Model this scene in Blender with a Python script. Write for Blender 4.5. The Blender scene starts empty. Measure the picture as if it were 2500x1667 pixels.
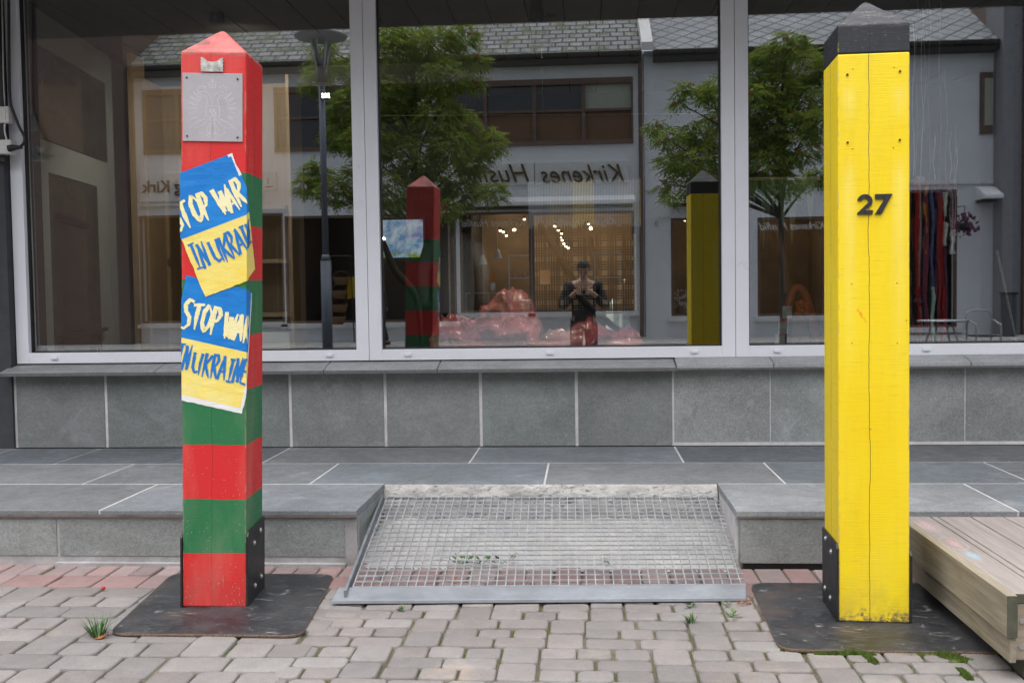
import bpy, bmesh, math, random
from mathutils import Vector, Matrix, noise
random.seed(7)
SC = bpy.context.scene
COL = SC.collection
PI = math.pi
# ------------------------------------------------------------------ camera
F, CX, CY, YAW, PITCH, ROLL, H0 = 2371.97, 1265.4, 816.06, 0.069, 0.0428, -0.0143, 1.35
_d = Vector((-math.sin(YAW)*math.cos(PITCH), math.cos(YAW)*math.cos(PITCH), -math.sin(PITCH)))
_r0 = Vector((math.cos(YAW), math.sin(YAW), 0)); _u0 = _r0.cross(_d)
_r = math.cos(ROLL)*_r0 + math.sin(ROLL)*_u0
_u = -math.sin(ROLL)*_r0 + math.cos(ROLL)*_u0
cam_d = bpy.data.cameras.new('camera'); cam = bpy.data.objects.new('camera', cam_d); COL.objects.link(cam)
cam_d.sensor_width = 36; cam_d.lens = F/2500*36
cam_d.shift_x = (1250-CX)/2500; cam_d.shift_y = (CY-833.5)/2500
cam_d.clip_start = 0.05; cam_d.clip_end = 500
cam.matrix_world = Matrix(((_r.x, _u.x, -_d.x, 0), (_r.y, _u.y, -_d.y, 0), (_r.z, _u.z, -_d.z, H0), (0, 0, 0, 1)))
SC.camera = cam
# ------------------------------------------------------------------ light: overcast day
SUN_EL, SUN_AZ = math.radians(74), math.radians(195)
wd = bpy.data.worlds.new('World'); SC.world = wd; wd.use_nodes = True
wn = wd.node_tree.nodes; wl = wd.node_tree.links; wn.clear()
sky = wn.new('ShaderNodeTexSky'); sky.sky_type = 'NISHITA'; sky.sun_disc = False
sky.sun_elevation = SUN_EL; sky.sun_rotation = SUN_AZ; sky.dust_density = 4.0; sky.air_density = 1.0; sky.ozone_density = 1.0
hs = wn.new('ShaderNodeHueSaturation'); hs.inputs['Saturation'].default_value = 0.38
bg = wn.new('ShaderNodeBackground'); bg.inputs['Strength'].default_value = 0.15
wo = wn.new('ShaderNodeOutputWorld')
wl.new(sky.outputs[0], hs.inputs['Color']); wl.new(hs.outputs[0], bg.inputs[0]); wl.new(bg.outputs[0], wo.inputs[0])
sl = bpy.data.lights.new('sun', 'SUN'); sl.energy = 1.5; sl.angle = math.radians(100); sl.color = (1, .97, .93)
so = bpy.data.objects.new('sun', sl); COL.objects.link(so)
sd = Vector((math.sin(SUN_AZ)*math.cos(SUN_EL), math.cos(SUN_AZ)*math.cos(SUN_EL), math.sin(SUN_EL)))
so.rotation_euler = sd.to_track_quat('Z', 'Y').to_euler()
vs = SC.view_settings; vs.view_transform = 'Standard'; vs.look = 'None'; vs.gamma = 1; vs.exposure = .95
DG = 6.558          # plane of the shop glass

# ------------------------------------------------------------------ image pixel to world helpers
def P(px, py, Y):
    v = _d + _r*((px-CX)/F) - _u*((py-CY)/F)
    v = v*(Y/v.y); return Vector((v.x, v.y, v.z+H0))
def M(px, py, Y):    # place behind the camera whose mirror image falls there
    q = P(px, py, 2*DG-Y); return Vector((q.x, Y, q.z))
def sgn(v): return (v > 0)-(v < 0)
def rnd(a, b): return random.uniform(a, b)

# ------------------------------------------------------------------ mesh builder
class MB:
    def __init__(s): s.v = []; s.f = []; s.m = []; s.t = []; s.mi = 0; s.ti = 0.0
    def add(s, vs_, fs):
        b = len(s.v); s.v += [tuple(q) for q in vs_]
        for f in fs: s.f.append([b+i for i in f]); s.m.append(s.mi); s.t.append(s.ti)
    def quad(s, a, b, c, d): s.add([a, b, c, d], [(0, 1, 2, 3)])
    def box(s, x0, x1, y0, y1, z0, z1):
        s.add([(x0,y0,z0),(x1,y0,z0),(x1,y1,z0),(x0,y1,z0),(x0,y0,z1),(x1,y0,z1),(x1,y1,z1),(x0,y1,z1)],
              [(3,2,1,0),(4,5,6,7),(0,1,5,4),(1,2,6,5),(2,3,7,6),(3,0,4,7)])
    def bar(s, a, b, w, h=None, up=(0,0,1)):   # square bar from a to b
        a = Vector(a); b = Vector(b); h = h or w; t = (b-a).normalized(); up = Vector(up)
        if abs(t.dot(up)) > .95: up = Vector((0,1,0))
        x = t.cross(up).normalized()*w/2; y = x.cross(t).normalized()*h/2
        s.add([a-x-y, a+x-y, a+x+y, a-x+y, b-x-y, b+x-y, b+x+y, b-x+y],
              [(0,1,2,3),(7,6,5,4),(0,4,5,1),(1,5,6,2),(2,6,7,3),(3,7,4,0)])
    def prism(s, pts, ext):                     # polygon (3d pts) extruded by ext
        n = len(pts); e = Vector(ext); A = [Vector(q) for q in pts]
        s.add(A+[q+e for q in A], [tuple(range(n))[::-1], tuple(range(n, 2*n))]+[(i, (i+1) % n, n+(i+1) % n, n+i) for i in range(n)])
    def tube(s, pts, r, n=8, cap=True):
        pts = [Vector(q) for q in pts]; k = len(pts); rr = r if isinstance(r, (list, tuple)) else [r]*k
        vs_ = []; prev = None
        for i, q in enumerate(pts):
            t = (pts[min(i+1, k-1)]-pts[max(i-1, 0)])
            t = t.normalized() if t.length > 1e-9 else Vector((0,0,1))
            if prev is None:
                up = Vector((0,0,1)) if abs(t.z) < .9 else Vector((1,0,0)); x = t.cross(up).normalized()
            else:
                x = prev-t*prev.dot(t); x = x.normalized() if x.length > 1e-6 else t.orthogonal().normalized()
            prev = x; y = t.cross(x)
            for j in range(n):
                a = 2*PI*j/n; vs_.append(q+(x*math.cos(a)+y*math.sin(a))*rr[i])
        fs = [(i*n+j, i*n+(j+1) % n, (i+1)*n+(j+1) % n, (i+1)*n+j) for i in range(k-1) for j in range(n)]
        if cap: fs += [tuple(range(n))[::-1], tuple((k-1)*n+j for j in range(n))]
        s.add(vs_, fs)
    def lathe(s, prof, c, n=20):                # prof: (radius, z)
        vs_ = []
        for r_, z in prof:
            for j in range(n):
                a = 2*PI*j/n; vs_.append((c[0]+r_*math.cos(a), c[1]+r_*math.sin(a), c[2]+z))
        k = len(prof); fs = [(i*n+j, i*n+(j+1) % n, (i+1)*n+(j+1) % n, (i+1)*n+j) for i in range(k-1) for j in range(n)]
        s.add(vs_, fs)
    def ball(s, c, r, seg=8, rings=6, sq=(1,1,1)):
        vs_ = []; fs = []
        for i in range(rings+1):
            a = PI*i/rings
            for j in range(seg):
                b = 2*PI*j/seg
                vs_.append((c[0]+r*sq[0]*math.sin(a)*math.cos(b), c[1]+r*sq[1]*math.sin(a)*math.sin(b), c[2]+r*sq[2]*math.cos(a)))
        for i in range(rings):
            for j in range(seg): fs.append((i*seg+j, (i+1)*seg+j, (i+1)*seg+(j+1) % seg, i*seg+(j+1) % seg))
        s.add(vs_, fs)
    def disc(s, c, r, nrm=(0,-1,0), th=.006, n=10):
        nrm = Vector(nrm).normalized(); x = nrm.orthogonal().normalized(); y = nrm.cross(x); c = Vector(c)
        s.prism([c+(x*math.cos(2*PI*j/n)+y*math.sin(2*PI*j/n))*r for j in range(n)], nrm*th)
    def build(s, name, mats, parent=None, smooth=False, bevel=0, local=False, seg=2):
        me = bpy.data.meshes.new(name)
        off = Vector((0,0,0))
        if parent is not None and not local:
            p = parent
            while p is not None: off += p.location; p = p.parent
        me.from_pydata([tuple(Vector(q)-off) for q in s.v], [], s.f)
        mats = mats if isinstance(mats, (list, tuple)) else [mats]
        for m in mats: me.materials.append(m)
        me.polygons.foreach_set('material_index', s.m)
        if any(s.t):
            at = me.attributes.new('tint', 'FLOAT', 'FACE'); at.data.foreach_set('value', s.t)
        if smooth: me.polygons.foreach_set('use_smooth', [True]*len(s.f))
        me.update()
        o = bpy.data.objects.new(name, me); COL.objects.link(o)
        if parent is not None: o.parent = parent
        if bevel:
            b = o.modifiers.new('edge', 'BEVEL'); b.width = bevel; b.segments = seg; b.limit_method = 'ANGLE'; b.angle_limit = math.radians(40)
        return o
def tag(o, label=None, cat=None, group=None, kind=None):
    if label: o['label'] = label
    if cat: o['category'] = cat
    if group: o['group'] = group
    if kind: o['kind'] = kind
    return o
def thing(name, label, cat, loc=(0,0,0), rot=(0,0,0), group=None):
    o = bpy.data.objects.new(name, None); COL.objects.link(o); o.empty_display_size = .1
    o.location = loc; o.rotation_euler = rot
    return tag(o, label, cat, group)
def place(o, loc):
    """a one-mesh thing whose mesh was authored in world coordinates gets its origin at loc"""
    loc = Vector(loc)
    o.data.transform(Matrix.Translation(-loc)); o.location = loc; return o
def textmesh(body, size, name, m, parent=None, extrude=.004, shear=0, align='LEFT', offset=0, xs=1):
    cu = bpy.data.curves.new(name, 'FONT'); cu.body = body; cu.size = size; cu.extrude = extrude; cu.shear = shear; cu.align_x = align; cu.offset = offset
    t = bpy.data.objects.new('tmp', cu); COL.objects.link(t)
    bpy.context.view_layer.update()
    dg = bpy.context.evaluated_depsgraph_get()
    me = bpy.data.meshes.new_from_object(t.evaluated_get(dg)); bpy.data.objects.remove(t); bpy.data.curves.remove(cu)
    me.name = name; me.transform(Matrix.Diagonal((xs,1,1,1)))
    me.materials.clear(); me.materials.append(m)
    o = bpy.data.objects.new(name, me); COL.objects.link(o)
    if parent is not None: o.parent = parent
    return o

# ------------------------------------------------------------------ materials
class NT:
    def __init__(s, name):
        s.m = bpy.data.materials.new(name); s.m.use_nodes = True; s.t = s.m.node_tree; s.n = s.t.nodes
        s.b = s.n['Principled BSDF']; s.out = s.n['Material Output']; s._co = None
    def co(s, out='Object'):
        if not s._co: s._co = s.n.new('ShaderNodeTexCoord')
        return s._co.outputs[out]
    def L(s, a, b): s.t.links.new(a, b)
    def val(s, x, i):
        if isinstance(x, (int, float)): i.default_value = x
        elif isinstance(x, (tuple, list)): i.default_value = (*x, 1) if len(i.default_value) == 4 and len(x) == 3 else x
        else: s.L(x, i)
    def map(s, sc=(1,1,1), src=None, loc=(0,0,0)):
        m = s.n.new('ShaderNodeMapping'); m.inputs['Scale'].default_value = sc; m.inputs['Location'].default_value = loc
        s.L(src or s.co(), m.inputs[0]); return m.outputs[0]
    def noise(s, scale, detail=4, rough=.55, vec=None, dist=0):
        t = s.n.new('ShaderNodeTexNoise'); t.inputs['Scale'].default_value = scale; t.inputs['Detail'].default_value = detail
        t.inputs['Roughness'].default_value = rough; t.inputs['Distortion'].default_value = dist
        s.L(vec or s.co(), t.inputs['Vector']); return t.outputs['Fac']
    def voro(s, scale, vec=None, feat='F1', out='Distance'):
        t = s.n.new('ShaderNodeTexVoronoi'); t.feature = feat; t.inputs['Scale'].default_value = scale
        s.L(vec or s.co(), t.inputs['Vector']); return t.outputs[out]
    def ramp(s, x, a, b, lo=0, hi=1):
        r_ = s.n.new('ShaderNodeMapRange'); s.val(x, r_.inputs[0]); r_.inputs[1].default_value = a; r_.inputs[2].default_value = b
        r_.inputs[3].default_value = lo; r_.inputs[4].default_value = hi; r_.clamp = True; return r_.outputs[0]
    def math(s, op, a, b=0, c=0):
        t = s.n.new('ShaderNodeMath'); t.operation = op; s.val(a, t.inputs[0]); s.val(b, t.inputs[1]); s.val(c, t.inputs[2]); return t.outputs[0]
    def mix(s, f, a, b, mode='MIX'):
        t = s.n.new('ShaderNodeMix'); t.data_type = 'RGBA'; t.blend_type = mode
        s.val(f, t.inputs[0]); s.val(a, t.inputs[6]); s.val(b, t.inputs[7]); return t.outputs[2]
    def sep(s, v=None):
        t = s.n.new('ShaderNodeSeparateXYZ'); s.L(v or s.co(), t.inputs[0]); return t.outputs
    def attr(s, n):
        t = s.n.new('ShaderNodeAttribute'); t.attribute_name = n; return t.outputs['Fac']
    def bump(s, h, st=.3, dist=.01):
        t = s.n.new('ShaderNodeBump'); t.inputs['Strength'].default_value = st; t.inputs['Distance'].default_value = dist
        s.L(h, t.inputs['Height']); s.L(t.outputs[0], s.b.inputs['Normal'])
    def fin(s, color, rough=.6, metal=0, spec=.5):
        s.val(color, s.b.inputs['Base Color']); s.val(rough, s.b.inputs['Roughness']); s.val(metal, s.b.inputs['Metallic'])
        s.b.inputs['Specular IOR Level'].default_value = spec; return s.m
def hexc(h):
    v = [int(h[i:i+2], 16)/255 for i in (0, 2, 4)]
    return tuple(x/12.92 if x <= .04045 else ((x+.055)/1.055)**2.4 for x in v)
def scl(c, k): return tuple(x*k for x in c)
def simple(name, c, rough=.6, var=.18, sc=8, bump=.15, bsc=60, metal=0, stretch=(1,1,1), spec=.5, bd=.004):
    t = NT(name); v = t.map(stretch)
    n1 = t.noise(sc, 5, .6, v); n2 = t.noise(bsc, 4, .6, v)
    col = t.mix(t.ramp(n1, .3, .7), scl(c, 1-var), scl(c, 1+var))
    col = t.mix(t.ramp(n2, .35, .65, 0, .25), col, scl(c, .6))
    if bump: t.bump(n2, bump, bd)
    return t.fin(col, t.ramp(n1, .3, .7, max(rough-.08, .02), min(rough+.08, 1)), metal, spec)
def emis(name, c, st):
    t = NT(name); t.val(c, t.b.inputs['Emission Color']); t.b.inputs['Emission Strength'].default_value = st
    return t.fin(c, .5)
MAT = {}
def slate(name, c, fl=1):
    t = NT(name); co = t.co('Object')
    tn = t.attr('tint')
    vec = t.map((1,1,1))
    big = t.noise(2.2, 5, .6, vec, .8); mid = t.noise(16, 5, .65, t.map((1,1,2.2))); fine = t.noise(170, 3, .7, vec)
    col = t.mix(t.ramp(big, .32, .68), scl(c, .76), scl((c[0]*1.02, c[1]*1.03, c[2]*1.06), 1.22))
    col = t.mix(t.ramp(mid, .35, .7, 0, .35), col, scl(c, .62))
    gr2 = t.noise(75, 4, .75, t.map((1,1,1), None, (2,2,2)), .4)
    col = t.mix(t.ramp(gr2, .5, .68, 0, .36), col, scl(c, 1.7)); col = t.mix(t.ramp(gr2, .48, .34, 0, .36), col, scl(c, .5))
    col = t.mix(t.ramp(fine, .5, .75, 0, .45), col, scl(c, 1.75))
    col = t.mix(t.ramp(fine, .46, .28, 0, .5), col, scl(c, .5))
    sp = t.voro(26, vec); sm = t.math('MULTIPLY', t.ramp(sp, .09, .05), t.ramp(t.noise(5, 2, .5, vec), .56, .62))
    col = t.mix(sm, col, (.55,.53,.5))
    sca = t.ramp(t.noise(3.1, 6, .7, t.map((1,1,1), None, (3,9,4)), 1.2), .56, .72, 0, .32)   # pale lime bloom
    col = t.mix(sca, col, (.42,.43,.45))
    tv = t.n.new('ShaderNodeHueSaturation'); t.L(col, tv.inputs['Color']); t.val(t.ramp(tn, -1, 1, .62, 1.4), tv.inputs['Value'])
    t.val(t.ramp(t.math('FRACT', t.math('MULTIPLY', tn, 7.3)), 0, 1, .6, 1.5), tv.inputs['Saturation'])
    t.bump(t.math('ADD', t.math('MULTIPLY', mid, 1.3), fine), .5, .004)
    return t.fin(tv.outputs[0], t.ramp(mid, .3, .7, .5, .72), 0, .45)
MAT['slate'] = slate('slate_cladding', (.214,.228,.222))
MAT['slab'] = slate('slate_paving', (.165,.178,.19))
MAT['grout'] = simple('grout', (.58,.57,.57), .85, .15, 12, .2, 120)
MAT['palem'] = simple('pale_mortar', (.35,.345,.35), .9, .3, 7, .3, 60)
MAT['lipm'] = simple('brown_mortar', (.15,.13,.12), .9, .35, 9, .3, 80)
MAT['sill'] = slate('sill_stone', (.26,.265,.27))
MAT['sill_edge'] = simple('sill_edge', (.12,.12,.122), .7, .25, 20, .3, 90)
def mk_concrete():
    t = NT('rough_concrete'); v = t.co()
    b = t.noise(4, 6, .65); f = t.noise(60, 5, .7); cr = t.noise(9, 8, .75, t.map((1,1,2)), 1.5)
    col = t.mix(t.ramp(b, .3, .7), (.42,.42,.42), (.62,.61,.59))
    col = t.mix(t.ramp(f, .42, .7, 0, .4), col, (.2,.2,.2))
    col = t.mix(t.ramp(cr, .63, .70, 0, .85), col, (.06,.06,.062))
    t.bump(t.math('ADD', f, t.math('MULTIPLY', cr, -2)), .6, .01)
    return t.fin(col, .85)
MAT['concrete'] = mk_concrete()
def mk_plaster_edge():
    t = NT('flaking_mortar'); b = t.noise(7, 7, .7, t.map((1,1,3)), 1.0); f = t.noise(50, 4, .7)
    col = t.mix(t.ramp(b, .4, .6), (.31,.305,.30), (.46,.45,.44))
    col = t.mix(t.ramp(t.noise(14, 8, .75, t.map((1,1,2.5)), 2),   .54, .62, 0, .9), col, (.09,.09,.09))
    t.bump(t.math('ADD', f, b), .7, .012); return t.fin(col, .9)
MAT['mortar'] = mk_plaster_edge()
def mk_paver(name, c):
    t = NT(name); tn = t.attr('tint'); f = t.noise(210, 3, .75); m_ = t.noise(9, 5, .65); v2 = t.voro(95)
    col = t.mix(t.ramp(m_, .3, .7), scl(c, .86), scl(c, 1.1))
    col = t.mix(t.ramp(f, .52, .72, 0, .5), col, scl(c, 1.45))
    col = t.mix(t.ramp(f, .45, .28, 0, .6), col, scl(c, .45))
    col = t.mix(t.ramp(t.noise(3.2, 5, .7, t.map((1,1,1), None, (4,1,0))), .58, .7, 0, .35), col, (.42,.34,.26))
    tv = t.n.new('ShaderNodeHueSaturation'); t.L(col, tv.inputs['Color']); t.val(t.ramp(tn, -1, 1, .83, 1.14), tv.inputs['Value']); t.val(t.ramp(t.math('FRACT', t.math('MULTIPLY', tn, 5.7)), 0, 1, .7, 1.35), tv.inputs['Saturation'])
    t.bump(f, .5, .003); return t.fin(tv.outputs[0], .85, 0, .3)
MAT['paver'] = mk_paver('grey_paver', (.218,.204,.199))
MAT['redpaver'] = mk_paver('red_paver', (.25,.185,.182))
def mk_joint():
    t = NT('paving_joint'); n = t.noise(5, 6, .7); f = t.noise(120, 4, .7)
    col = t.mix(t.ramp(n, .44, .6), (.12,.105,.075), (.075,.095,.02))
    col = t.mix(t.ramp(t.noise(2.2, 5, .6), .5, .7), col, (.24,.21,.165))
    col = t.mix(t.ramp(f, .5, .7, 0, .6), col, (.26,.24,.18))
    t.bump(f, 1, .01); return t.fin(col, .95, 0, .2)
MAT['joint'] = mk_joint()
MAT['asphalt'] = simple('asphalt', (.11,.11,.115), .9, .2, 6, .4, 150)
MAT['alu'] = simple('painted_aluminium', (.75,.765,.82), .35, .03, 3, .02, 200)
MAT['gasket'] = simple('black_gasket', (.012,.012,.014), .5, .1)
MAT['pillar'] = simple('dark_render', (.05,.052,.058), .9, .25, 12, .6, 180, bd=.006)
MAT['black'] = simple('black_plastic', (.012,.012,.014), .45, .2)
MAT['whiteplastic'] = simple('white_plastic', (.62,.61,.58), .4, .08, 10, .03)
def mk_galv():
    t = NT('galvanised_steel'); n = t.noise(14, 5, .65, t.map((1,1,1)), 1); f = t.noise(4, 5, .6)
    col = t.mix(t.ramp(n, .35, .65), (.36,.38,.41), (.52,.54,.57)); col = t.mix(t.ramp(f, .55, .75, 0, .5), col, (.26,.28,.31))
    return t.fin(col, t.ramp(n, .3, .7, .38, .55), .45)
MAT['galv'] = mk_galv()
MAT['galv_dull'] = simple('galvanised_plate', (.235,.255,.285), .5, .2, 12, .1, 90, .35, (.4,1,1))
def mk_glass(refl=.185):
    t = NT('window_glass')
    tr = t.n.new('ShaderNodeBsdfTransparent'); tr.inputs[0].default_value = (.93,.955,.945,1)
    gl = t.n.new('ShaderNodeBsdfGlossy'); gl.inputs['Roughness'].default_value = 0.0; gl.inputs[0].default_value = (.96,.98,1,1)
    lw = t.n.new('ShaderNodeFresnel'); lw.inputs[0].default_value = 1.5
    f = t.math('ADD', t.math('MULTIPLY', lw.outputs[0], 1.0), refl-.04)
    mx = t.n.new('ShaderNodeMixShader'); t.L(f, mx.inputs[0]); t.L(tr.outputs[0], mx.inputs[1]); t.L(gl.outputs[0], mx.inputs[2])
    t.L(mx.outputs[0], t.out.inputs['Surface']); return t.m
MAT['glass'] = mk_glass()
def mk_post(name, kind):
    hw_ = .13715; t = NT(name); x, y, z = t.sep()
    wv = t.n.new('ShaderNodeTexWave'); wv.wave_type = 'BANDS'; wv.bands_direction = 'Z'; wv.inputs['Scale'].default_value = 34; wv.inputs['Distortion'].default_value = 3.0
    wv.inputs['Detail'].default_value = 3; wv.inputs['Detail Scale'].default_value = 2.5
    t.L(t.map((.35,.35,1)), wv.inputs['Vector'])
    saw = t.noise(150, 4, .7, t.map((.07,.07,1))); grain = t.noise(60, 4, .6, t.map((1,1,.05))); big = t.noise(2.3, 5, .6, t.map((1.6,1.6,.7)))
    if kind == 'red':
        ed = t.math('ADD', z, t.math('MULTIPLY', t.math('SUBTRACT', t.noise(7, 4, .65), .5), .016))
        R, G = (.63,.022,.024), (.022,.165,.062)
        st = t.math('MULTIPLY', t.math('LESS_THAN', ed, 1.880), 1.0)
        band = t.math('MODULO', t.math('FLOOR', t.math('DIVIDE', t.math('SUBTRACT', ed, .012), .2355)), 2)   # 0 red,1 green ...
        g = t.math('MULTIPLY', band, st)
        col = t.mix(g, R, G)
        col = t.mix(t.ramp(big, .5, .8, 0, .3), col, t.mix(g, (.72,.10,.09), (.06,.24,.11)))
        top = t.ramp(ed, 2.366, 2.372)
        pink = t.mix(t.ramp(t.noise(30, 5, .75, t.map((.25,1,1))), .45, .6), (.52,.085,.085), (.13,.04,.035))
        pink = t.mix(t.ramp(t.noise(8, 4, .6), .42, .6), (.55,.10,.095), pink)
        col = t.mix(top, col, pink)
        fl = t.ramp(z, .02, 1.0, .15, .07)
        dots = t.math('MULTIPLY', t.math('LESS_THAN', t.voro(64, t.map((1,1,.8))), fl), t.ramp(t.noise(6, 3, .6), .40, .52))
        dots = t.math('MULTIPLY', dots, t.ramp(z, 1.1, .7))
        col = t.mix(t.math('MULTIPLY', dots, .45), col, (.55,.5,.45))
        scr = t.math('MULTIPLY', t.ramp(t.noise(95, 3, .6, t.map((1,1,.06))), .66, .7), t.ramp(z, .22, .03))
        col = t.mix(t.math('MULTIPLY', scr, .6), col, (.5,.4,.33))
    elif kind == 'yellow':
        col = t.mix(t.ramp(big, .35, .68), (.84,.60,.003), (.86,.67,.015))
        col = t.mix(t.ramp(saw, .55, .75, 0, .3), col, (.66,.47,.004))
        # weather streaks under the upper nails
        sx = t.math('MINIMUM', t.math('ABSOLUTE', t.math('ADD', x, .095)), t.math('ABSOLUTE', t.math('SUBTRACT', x, .098)))
        sk = t.math('MULTIPLY', t.ramp(sx, .038, .0), t.math('MAXIMUM', t.math('MULTIPLY', t.ramp(z, 2.16, 2.1), t.ramp(z, 1.98, 2.1)), t.math('MULTIPLY', t.ramp(z, 1.88, 1.78), t.ramp(z, .9, 1.65))))
        col = t.mix(t.math('MULTIPLY', sk, t.ramp(grain, .2, .6, .2, .5)), col, (.86,.74,.2))
        wz = t.math('ADD', z, t.math('MULTIPLY', t.math('SUBTRACT', t.noise(26, 5, .7, t.map((1,1,.5))), .5), .15))
        worn = t.math('MULTIPLY', t.ramp(wz, .062, .028), t.ramp(saw, .36, .5))
        worn = t.math('MULTIPLY', worn, t.ramp(t.noise(60, 3, .6), .4, .52))
        col = t.mix(worn, col, (.2,.15,.07))
        orx = t.math('ADD', t.math('MULTIPLY', t.math('SUBTRACT', x, -.045), 1.6), t.math('SUBTRACT', z, 1.235))
        om = t.math('MULTIPLY', t.ramp(t.math('ABSOLUTE', orx), .012, .004), t.math('MULTIPLY', t.ramp(t.math('ABSOLUTE', t.math('SUBTRACT', z, 1.235)), .04, .02), t.ramp(t.noise(60, 3, .7), .42, .55)))
        col = t.mix(om, col, (.75,.2,.01))
    else:
        col = t.mix(t.ramp(big, .35, .65), (.014,.016,.022), (.028,.031,.039))
        col = t.mix(t.ramp(t.noise(120, 4, .75, t.map((.3,.3,1))), .6, .72, 0, .55), col, (.30,.29,.26))
        col = t.mix(t.ramp(z, 2.366, 2.373, 0, .4), col, t.mix(t.ramp(t.noise(40, 5, .75, t.map((.3,1,1))), .5, .68), (.035,.036,.042), (.30,.29,.27)))
    col = t.mix(t.ramp(saw, .62, .78, 0, .18), col, (.02,.02,.02))
    # drying crack down the face
    cz = t.math('MULTIPLY', t.math('SUBTRACT', t.noise(2.2, 4, .6, t.map((0,0,1))), .5), .035)
    cx = t.math('ADD', t.math('ADD', x, .018 if kind != 'red' else .012), cz)
    ck = t.ramp(t.math('ABSOLUTE', cx), .0018, .0008)
    ck = t.math('MULTIPLY', ck, t.ramp(t.noise(3, 2, .5, t.map((0,0,1), None, (0,0,2))), .34, .4, .35, .9))
    if kind == 'red': ck = t.math('MULTIPLY', ck, .5)
    sidey = t.math('MULTIPLY', t.ramp(t.math('ABSOLUTE', t.math('ADD', y, cz)), .0025, .001), t.ramp(t.noise(4, 2, .5, t.map((0,0,1), None, (0,0,7))), .4, .5, .2, .9))
    sidey = t.math('MULTIPLY', sidey, t.math('GREATER_THAN', t.math('ABSOLUTE', x), .13))
    col = t.mix(t.math('MAXIMUM', ck, sidey), col, (.02,.016,.01))
    ex = t.ramp(t.math('ABSOLUTE', x), hw_-.007, hw_-.0005); ey = t.ramp(t.math('ABSOLUTE', y), hw_-.007, hw_-.0005)
    ed_ = t.math('MULTIPLY', t.math('MULTIPLY', ex, ey), t.ramp(t.noise(34, 5, .7, t.map((1,1,.35))), .52, .60))
    col = t.mix(t.math('MULTIPLY', ed_, .85), col, (.40,.30,.2) if kind != 'black' else (.5,.42,.05))
    vs_ = t.math('MULTIPLY', t.ramp(t.noise(38, 5, .7, t.map((1,1,.07), None, (1,4,0))), .50, .68), .16 if kind == 'red' else .08)
    col = t.mix(vs_, col, t.mix(.55, col, (.12,.08,.05)))
    fade = t.math('MULTIPLY', t.ramp(t.noise(5, 5, .65, t.map((1,1,.3), None, (7,2,5))), .52, .72), .09 if kind == 'red' else .03)
    col = t.mix(fade, col, (.80,.68,.52) if kind != 'black' else (.08,.08,.09))
    dirt = t.math('MULTIPLY', t.ramp(t.noise(3.5, 6, .7, t.map((1.5,1.5,.5), None, (3,1,2))), .5, .72), .22 if kind != 'yellow' else .17)
    col = t.mix(dirt, col, t.mix(.5, col, (.10,.08,.05)))
    foot = t.math('MULTIPLY', t.ramp(z, .22, .02), t.ramp(t.noise(12, 5, .7), .4, .62))
    col = t.mix(t.math('MULTIPLY', foot, .3), col, (.16,.12,.09))
    t.bump(t.math('ADD', t.math('MULTIPLY', saw, .8), t.math('ADD', t.math('MULTIPLY', wv.outputs['Fac'], .12), t.math('MULTIPLY', ck, -4))), .22, .004)
    return t.fin(col, t.ramp(saw, .3, .7, .48, .66), 0, .4)
MAT['redpost'] = mk_post('striped_paint', 'red'); MAT['yellowpost'] = mk_post('yellow_paint', 'yellow'); MAT['blackpost'] = mk_post('black_paint', 'black')
def mk_plate():
    t = NT('worn_black_steel'); b = t.noise(5, 6, .65, None, .6); s_ = t.noise(26, 5, .7, t.map((.5,2,1)), 1.5); f = t.noise(140, 4, .75)
    col = t.mix(t.ramp(b, .35, .65), (.014,.016,.020), (.040,.041,.045))
    col = t.mix(t.ramp(s_, .52, .66, 0, .35), col, (.13,.135,.145)); col = t.mix(t.ramp(t.noise(48, 5, .75, t.map((.6,1.4,1)), 1), .62, .70, 0, .5), col, (.30,.30,.31))
    col = t.mix(t.ramp(f, .58, .72, 0, .55), col, (.22,.215,.21))
    col = t.mix(t.math('MULTIPLY', t.ramp(t.noise(7, 6, .75, t.map((1,2,1), None, (2.3,1,0)), .8), .6, .66), .5), col, (.42,.42,.42))
    col = t.mix(t.ramp(t.noise(3.3, 4, .6, t.map((1,1,1), None, (5,5,5))), .55, .7, 0, .5), col, (.11,.075,.06))
    nz = t.sep(t.co('Normal'))[2]
    col = t.mix(t.ramp(nz, .8, .5), col, t.mix(t.ramp(f, .4, .6), (.10,.055,.035), (.24,.16,.11)))
    t.bump(f, .25, .003); return t.fin(col, t.ramp(b, .3, .7, .4, .62), .1, .5)
MAT['plate'] = mk_plate()
MAT['rust'] = simple('rust_edge', (.14,.075,.045), .85, .3, 30, .4, 120)
MAT['bracket'] = simple('black_bracket', (.022,.022,.025), .5, .35, 9, .2, 90, .2)
MAT['zinc'] = simple('zinc_bolt', (.5,.5,.5), .35, .15, 40, .1, 100, .7)
MAT['nail'] = simple('rusty_nail', (.07,.03,.018), .8, .3, 60)
def mk_paper(name, a, b):
    t = NT(name); n = t.noise(7, 5, .65, t.map((.6,.6,1))); w_ = t.noise(26, 6, .7, t.map((.35,.35,1)), 1.2); fb = t.noise(90, 3, .6, t.map((.12,.12,1)))
    col = t.mix(t.ramp(n, .35, .65), a, b); col = t.mix(t.ramp(fb, .5, .7, 0, .3), col, scl(b, 1.12))
    t.bump(w_, .35, .006); return t.fin(col, .42, 0, .45)
MAT['pblue'] = mk_paper('poster_blue', (.006,.17,.55), (.015,.24,.66)); MAT['pyellow'] = mk_paper('poster_yellow', (.86,.66,.10), (.86,.75,.28))
MAT['pwhite'] = mk_paper('poster_white', (.72,.72,.72), (.8,.8,.8))
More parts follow.
